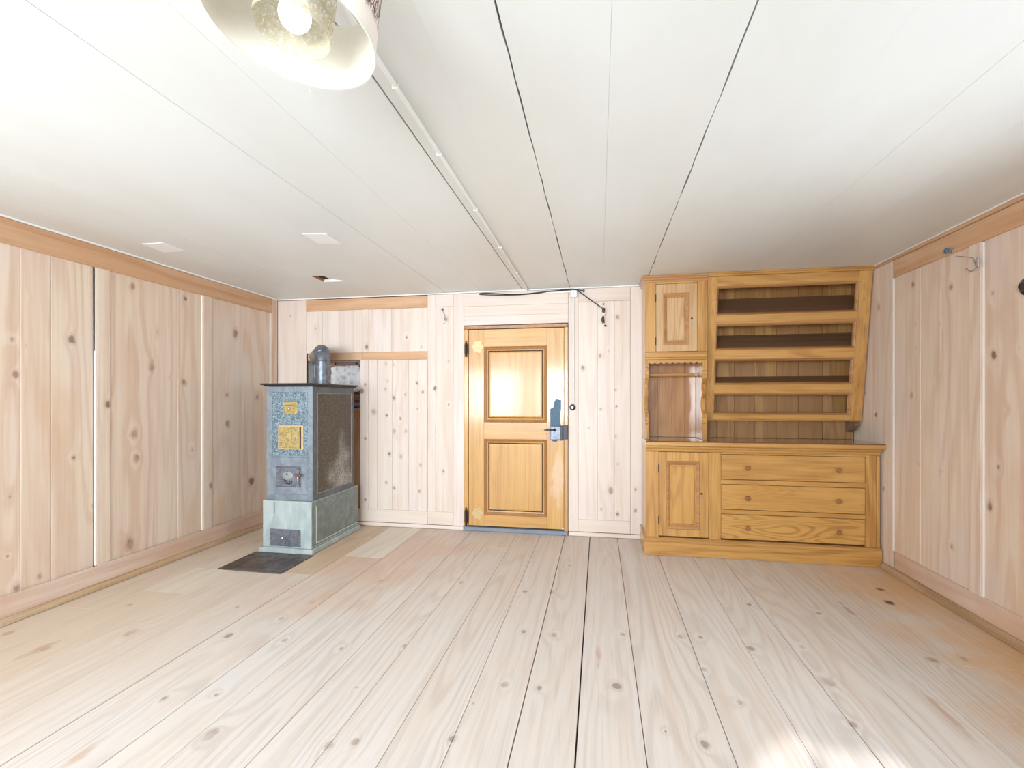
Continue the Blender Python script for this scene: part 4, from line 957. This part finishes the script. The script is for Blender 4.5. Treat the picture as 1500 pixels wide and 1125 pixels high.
# black cord that loops under the ceiling and hangs on a hook
W = lambda a, b_, d=0.018: (Q(a, b_)[0], YB - d, Q(a, b_)[1])
def smooth(pts, n=6):
    P = [Vector(p) for p in pts]; out = []
    for i in range(len(P) - 1):
        p0, p1, p2, p3 = P[max(i - 1, 0)], P[i], P[i + 1], P[min(i + 2, len(P) - 1)]
        for k in range(n):
            t = k / n
            out.append(0.5 * ((2 * p1) + (-p0 + p2) * t + (2 * p0 - 5 * p1 + 4 * p2 - p3) * t * t + (-p0 + 3 * p1 - 3 * p2 + p3) * t ** 3))
    out.append(P[-1]); return out
path = [W(855, 426.5), W(838, 425.8, 0.040), W(811, 427.6), W(784, 430.5), W(758, 432.6), W(730, 432.8), W(710, 432.4), W(703, 431.6), W(707, 430.4), W(718, 430.4), W(736, 431.2), W(758, 432.0), W(784, 429.8, .022), W(811, 427.0), W(838, 425.3, 0.044), W(847, 427), W(865, 440), W(882.5, 452)]
hc = MB().tube(smooth(path), 0.0042, 8).build('black_cord', M_cord, None, True)
tag(hc, 'thin black electric cord looped over the door, its plug hanging from a hook', 'cord')
MB().lathe([(0, -0.01), (0.010, -0.008), (0.012, 0), (0.010, 0.008), (0, 0.01)], W(855, 426.5), (1, 0, 0), 12).build('plug_end', M_black, hc, True)
P = Vector(W(884, 455, 0.024)); MB().lathe([(0, -0.022), (0.010, -0.020), (0.013, 0), (0.010, 0.018), (0, 0.02)], P, (0.1, 0, 1), 12).build('plug', M_black, hc, True)
P = Vector(W(884, 461.5, 0.024)); MB().lathe([(0.006, -0.010), (0.011, -0.006), (0.011, 0.010), (0.006, 0.012)], P, (0.1, 0, 1), 12).build('white_collar', M_whitep, hc, True)
P = Vector(W(883.2, 469.5, 0.024)); MB().tube([P + Vector((0.002, 0, 0.030)), P + Vector((-0.002, 0, 0.0)), P + Vector((0.004, 0, -0.026))], [0.008, 0.013, 0.010], 12).build('socket', M_black, hc, True)
P = Vector(W(886.5, 477.6, 0.024)); MB().lathe([(0, -0.010), (0.009, -0.005), (0.009, 0.005), (0, 0.010)], P, seg=12).build('cord_end', M_black, hc, True)
P = Vector(W(884, 445.8, 0.0)); P.y = YB + PAN - 0.0006
o = MB().lathe([(0.007, 0.0), (0.0035, 0.004), (0.003, 0.020), (0.008, 0.024), (0.0, 0.028)], P, (0, -1, 0), 12).build('nail', M_iron, None, True)
tag(o, 'small iron nail in the pale wall above the hanging black plug', 'nail')
# little hook left of the door
P = Vector(W(648, 453.2, 0)); P.y = YB + PAN - 0.0006
hk = thing('wall_hook', 'small wire hook with a clear bead on the back wall left of the door', 'hook', tuple(P))
MB().lathe([(0.011, 0.0), (0.011, 0.004), (0.006, 0.010), (0.0, 0.012)], P, (0, -1, 0), 14).build('screw_plate', M_iron, hk, True)
E1 = Vector(W(653.5, 464.5, 0.022)); E2 = Vector(W(651.5, 472, 0.020))
MB().tube([P + Vector((0, -0.010, 0)), P + Vector((0.006, -0.022, -0.010)), E1], 0.0022, 8).build('wire_arm', M_iron, hk, True)
MB().lathe([(0, -0.016), (0.010, -0.011), (0.014, 0), (0.010, 0.011), (0, 0.016)], E1 + Vector((0, 0, -0.022)), seg=14).build('bead', M_nickel, hk, True)
MB().tube([E2 + Vector((0.006, 0, -0.004)), E2 + Vector((0.004, 0, -0.014)), E2 + Vector((-0.006, 0, -0.013))], 0.002, 8).build('hook_tip', M_nickel, hk, True)
# chrome hook on the right wall
XW = lambda a, b_, d: onX(a, b_, XR - d)
P = Vector(XW(1396, 367, 0.0)); P.x = XR - 0.0035
rh = thing('wall_hook', 'chrome curtain hook with blue round knob below the right wall top rail', 'hook', tuple(P))
MB().lathe([(0.013, 0.0), (0.013, 0.006), (0.007, 0.010), (0.007, 0.018)], P, (-1, 0, 0), 18).build('stem', M_nickel, rh, True)
MB().lathe([(0.007, 0.018), (0.015, 0.022), (0.017, 0.030), (0.010, 0.037), (0.0, 0.039)], P, (-1, 0, 0), 18).build('knob', M_blueknob, rh, True)
A = Vector(XW(1400, 375, 0.03)); B = Vector(XW(1426, 378, 0.035)); C_ = Vector(XW(1429, 392, 0.035))
MB().tube([A, (A + B) / 2 + Vector((0, 0, 0.002)), B], 0.0018, 8).build('wire_arm', M_nickel, rh, True)
b = MB(); b.tube(smooth([B, C_ + Vector((0, 0, 0.006)), Vector(XW(1425, 396.5, 0.035)), Vector(XW(1420, 396.5, 0.035)), Vector(XW(1415, 393, 0.035))]), 0.003, 8); b.build('hook_bend', M_nickel, rh, True)
c0 = Vector(XW(1430.5, 385, 0.036)); slab('clip_plate', M_nickel, rh, c0.x - 0.004, c0.x + 0.004, c0.y - 0.016, c0.y + 0.004, c0.z - 0.026, c0.z + 0.026, 0.002)
# dark round thing on the right wall at the picture edge
P = Vector(XW(1504.5, 419, 0)); P.x = XR + 0.008 - 0.0005
o = MB().lathe([(0.036, 0.0), (0.040, 0.006), (0.040, 0.012), (0.030, 0.020), (0.022, 0.022), (0.018, 0.030), (0.0, 0.034)], P, (-1, 0, 0), 32).build('wall_switch', M_black, None, True)
tag(o, 'round glossy black switch high on the right wall beyond the chrome hook', 'switch')

# sheets on the ceiling and the loose cover
def ceil_sheet(corners, name, label):
    pts = [onZ(a, b_, H) for a, b_ in corners]
    xa, xb = sorted((pts[0][0], pts[2][0])); ya, yb = sorted((pts[0][1], pts[2][1]))
    c0 = sum(p[0] for p in pts) / 4, sum(p[1] for p in pts) / 4
    wx, wy = 0.5 * (abs(pts[0][0] - pts[2][0]) + abs(pts[1][0] - pts[3][0])) / 1.0, 0
    b = MB(); b.prism([(p[0], p[1]) for p in pts], 'Z', H - 0.0035, H - 0.0005)
    return tag(b.build(name, M_cream, origin=(c0[0], c0[1], H - 0.0035)), label, 'plate', 'thin white sheets on the ceiling')
ceil_sheet([(208, 357), (238, 355), (272, 367), (240, 369)], 'ceiling_plate', 'thin white rectangular sheet on the ceiling nearer the left wall')
ceil_sheet([(443, 342), (478, 342), (500, 356), (466, 356)], 'ceiling_plate', 'thin white rectangular sheet on the ceiling between stove and lamp')
hc2 = MB(); hc2.box(HX0 + 0.004, HX1 - 0.002, HY0 + 0.002, HY1 - 0.004, H - 0.002, H + 0.006, 0.001)
hz0 = HX0
hc2.each(lambda x, y, z: (x, y, z + 0.004 - 0.0 + (HX1 - x) * 0.16 if x < HX1 else z))
hco = hc2.build('ceiling_cover', M_ceil, origin=((HX0 + HX1) / 2, (HY0 + HY1) / 2, H))
tag(hco, 'small square white cover sitting askew in a ceiling opening above the stove', 'cover')
slab('duct_wall', M_brownX, hco, HX0 - 0.01, HX0 + 0.001, HY0, HY1, H + 0.003, H + 0.10, 0)
slab('duct_wall', M_whitep, hco, HX0, HX1, HY1 - 0.002, HY1 + 0.008, H + 0.003, H + 0.10, 0)
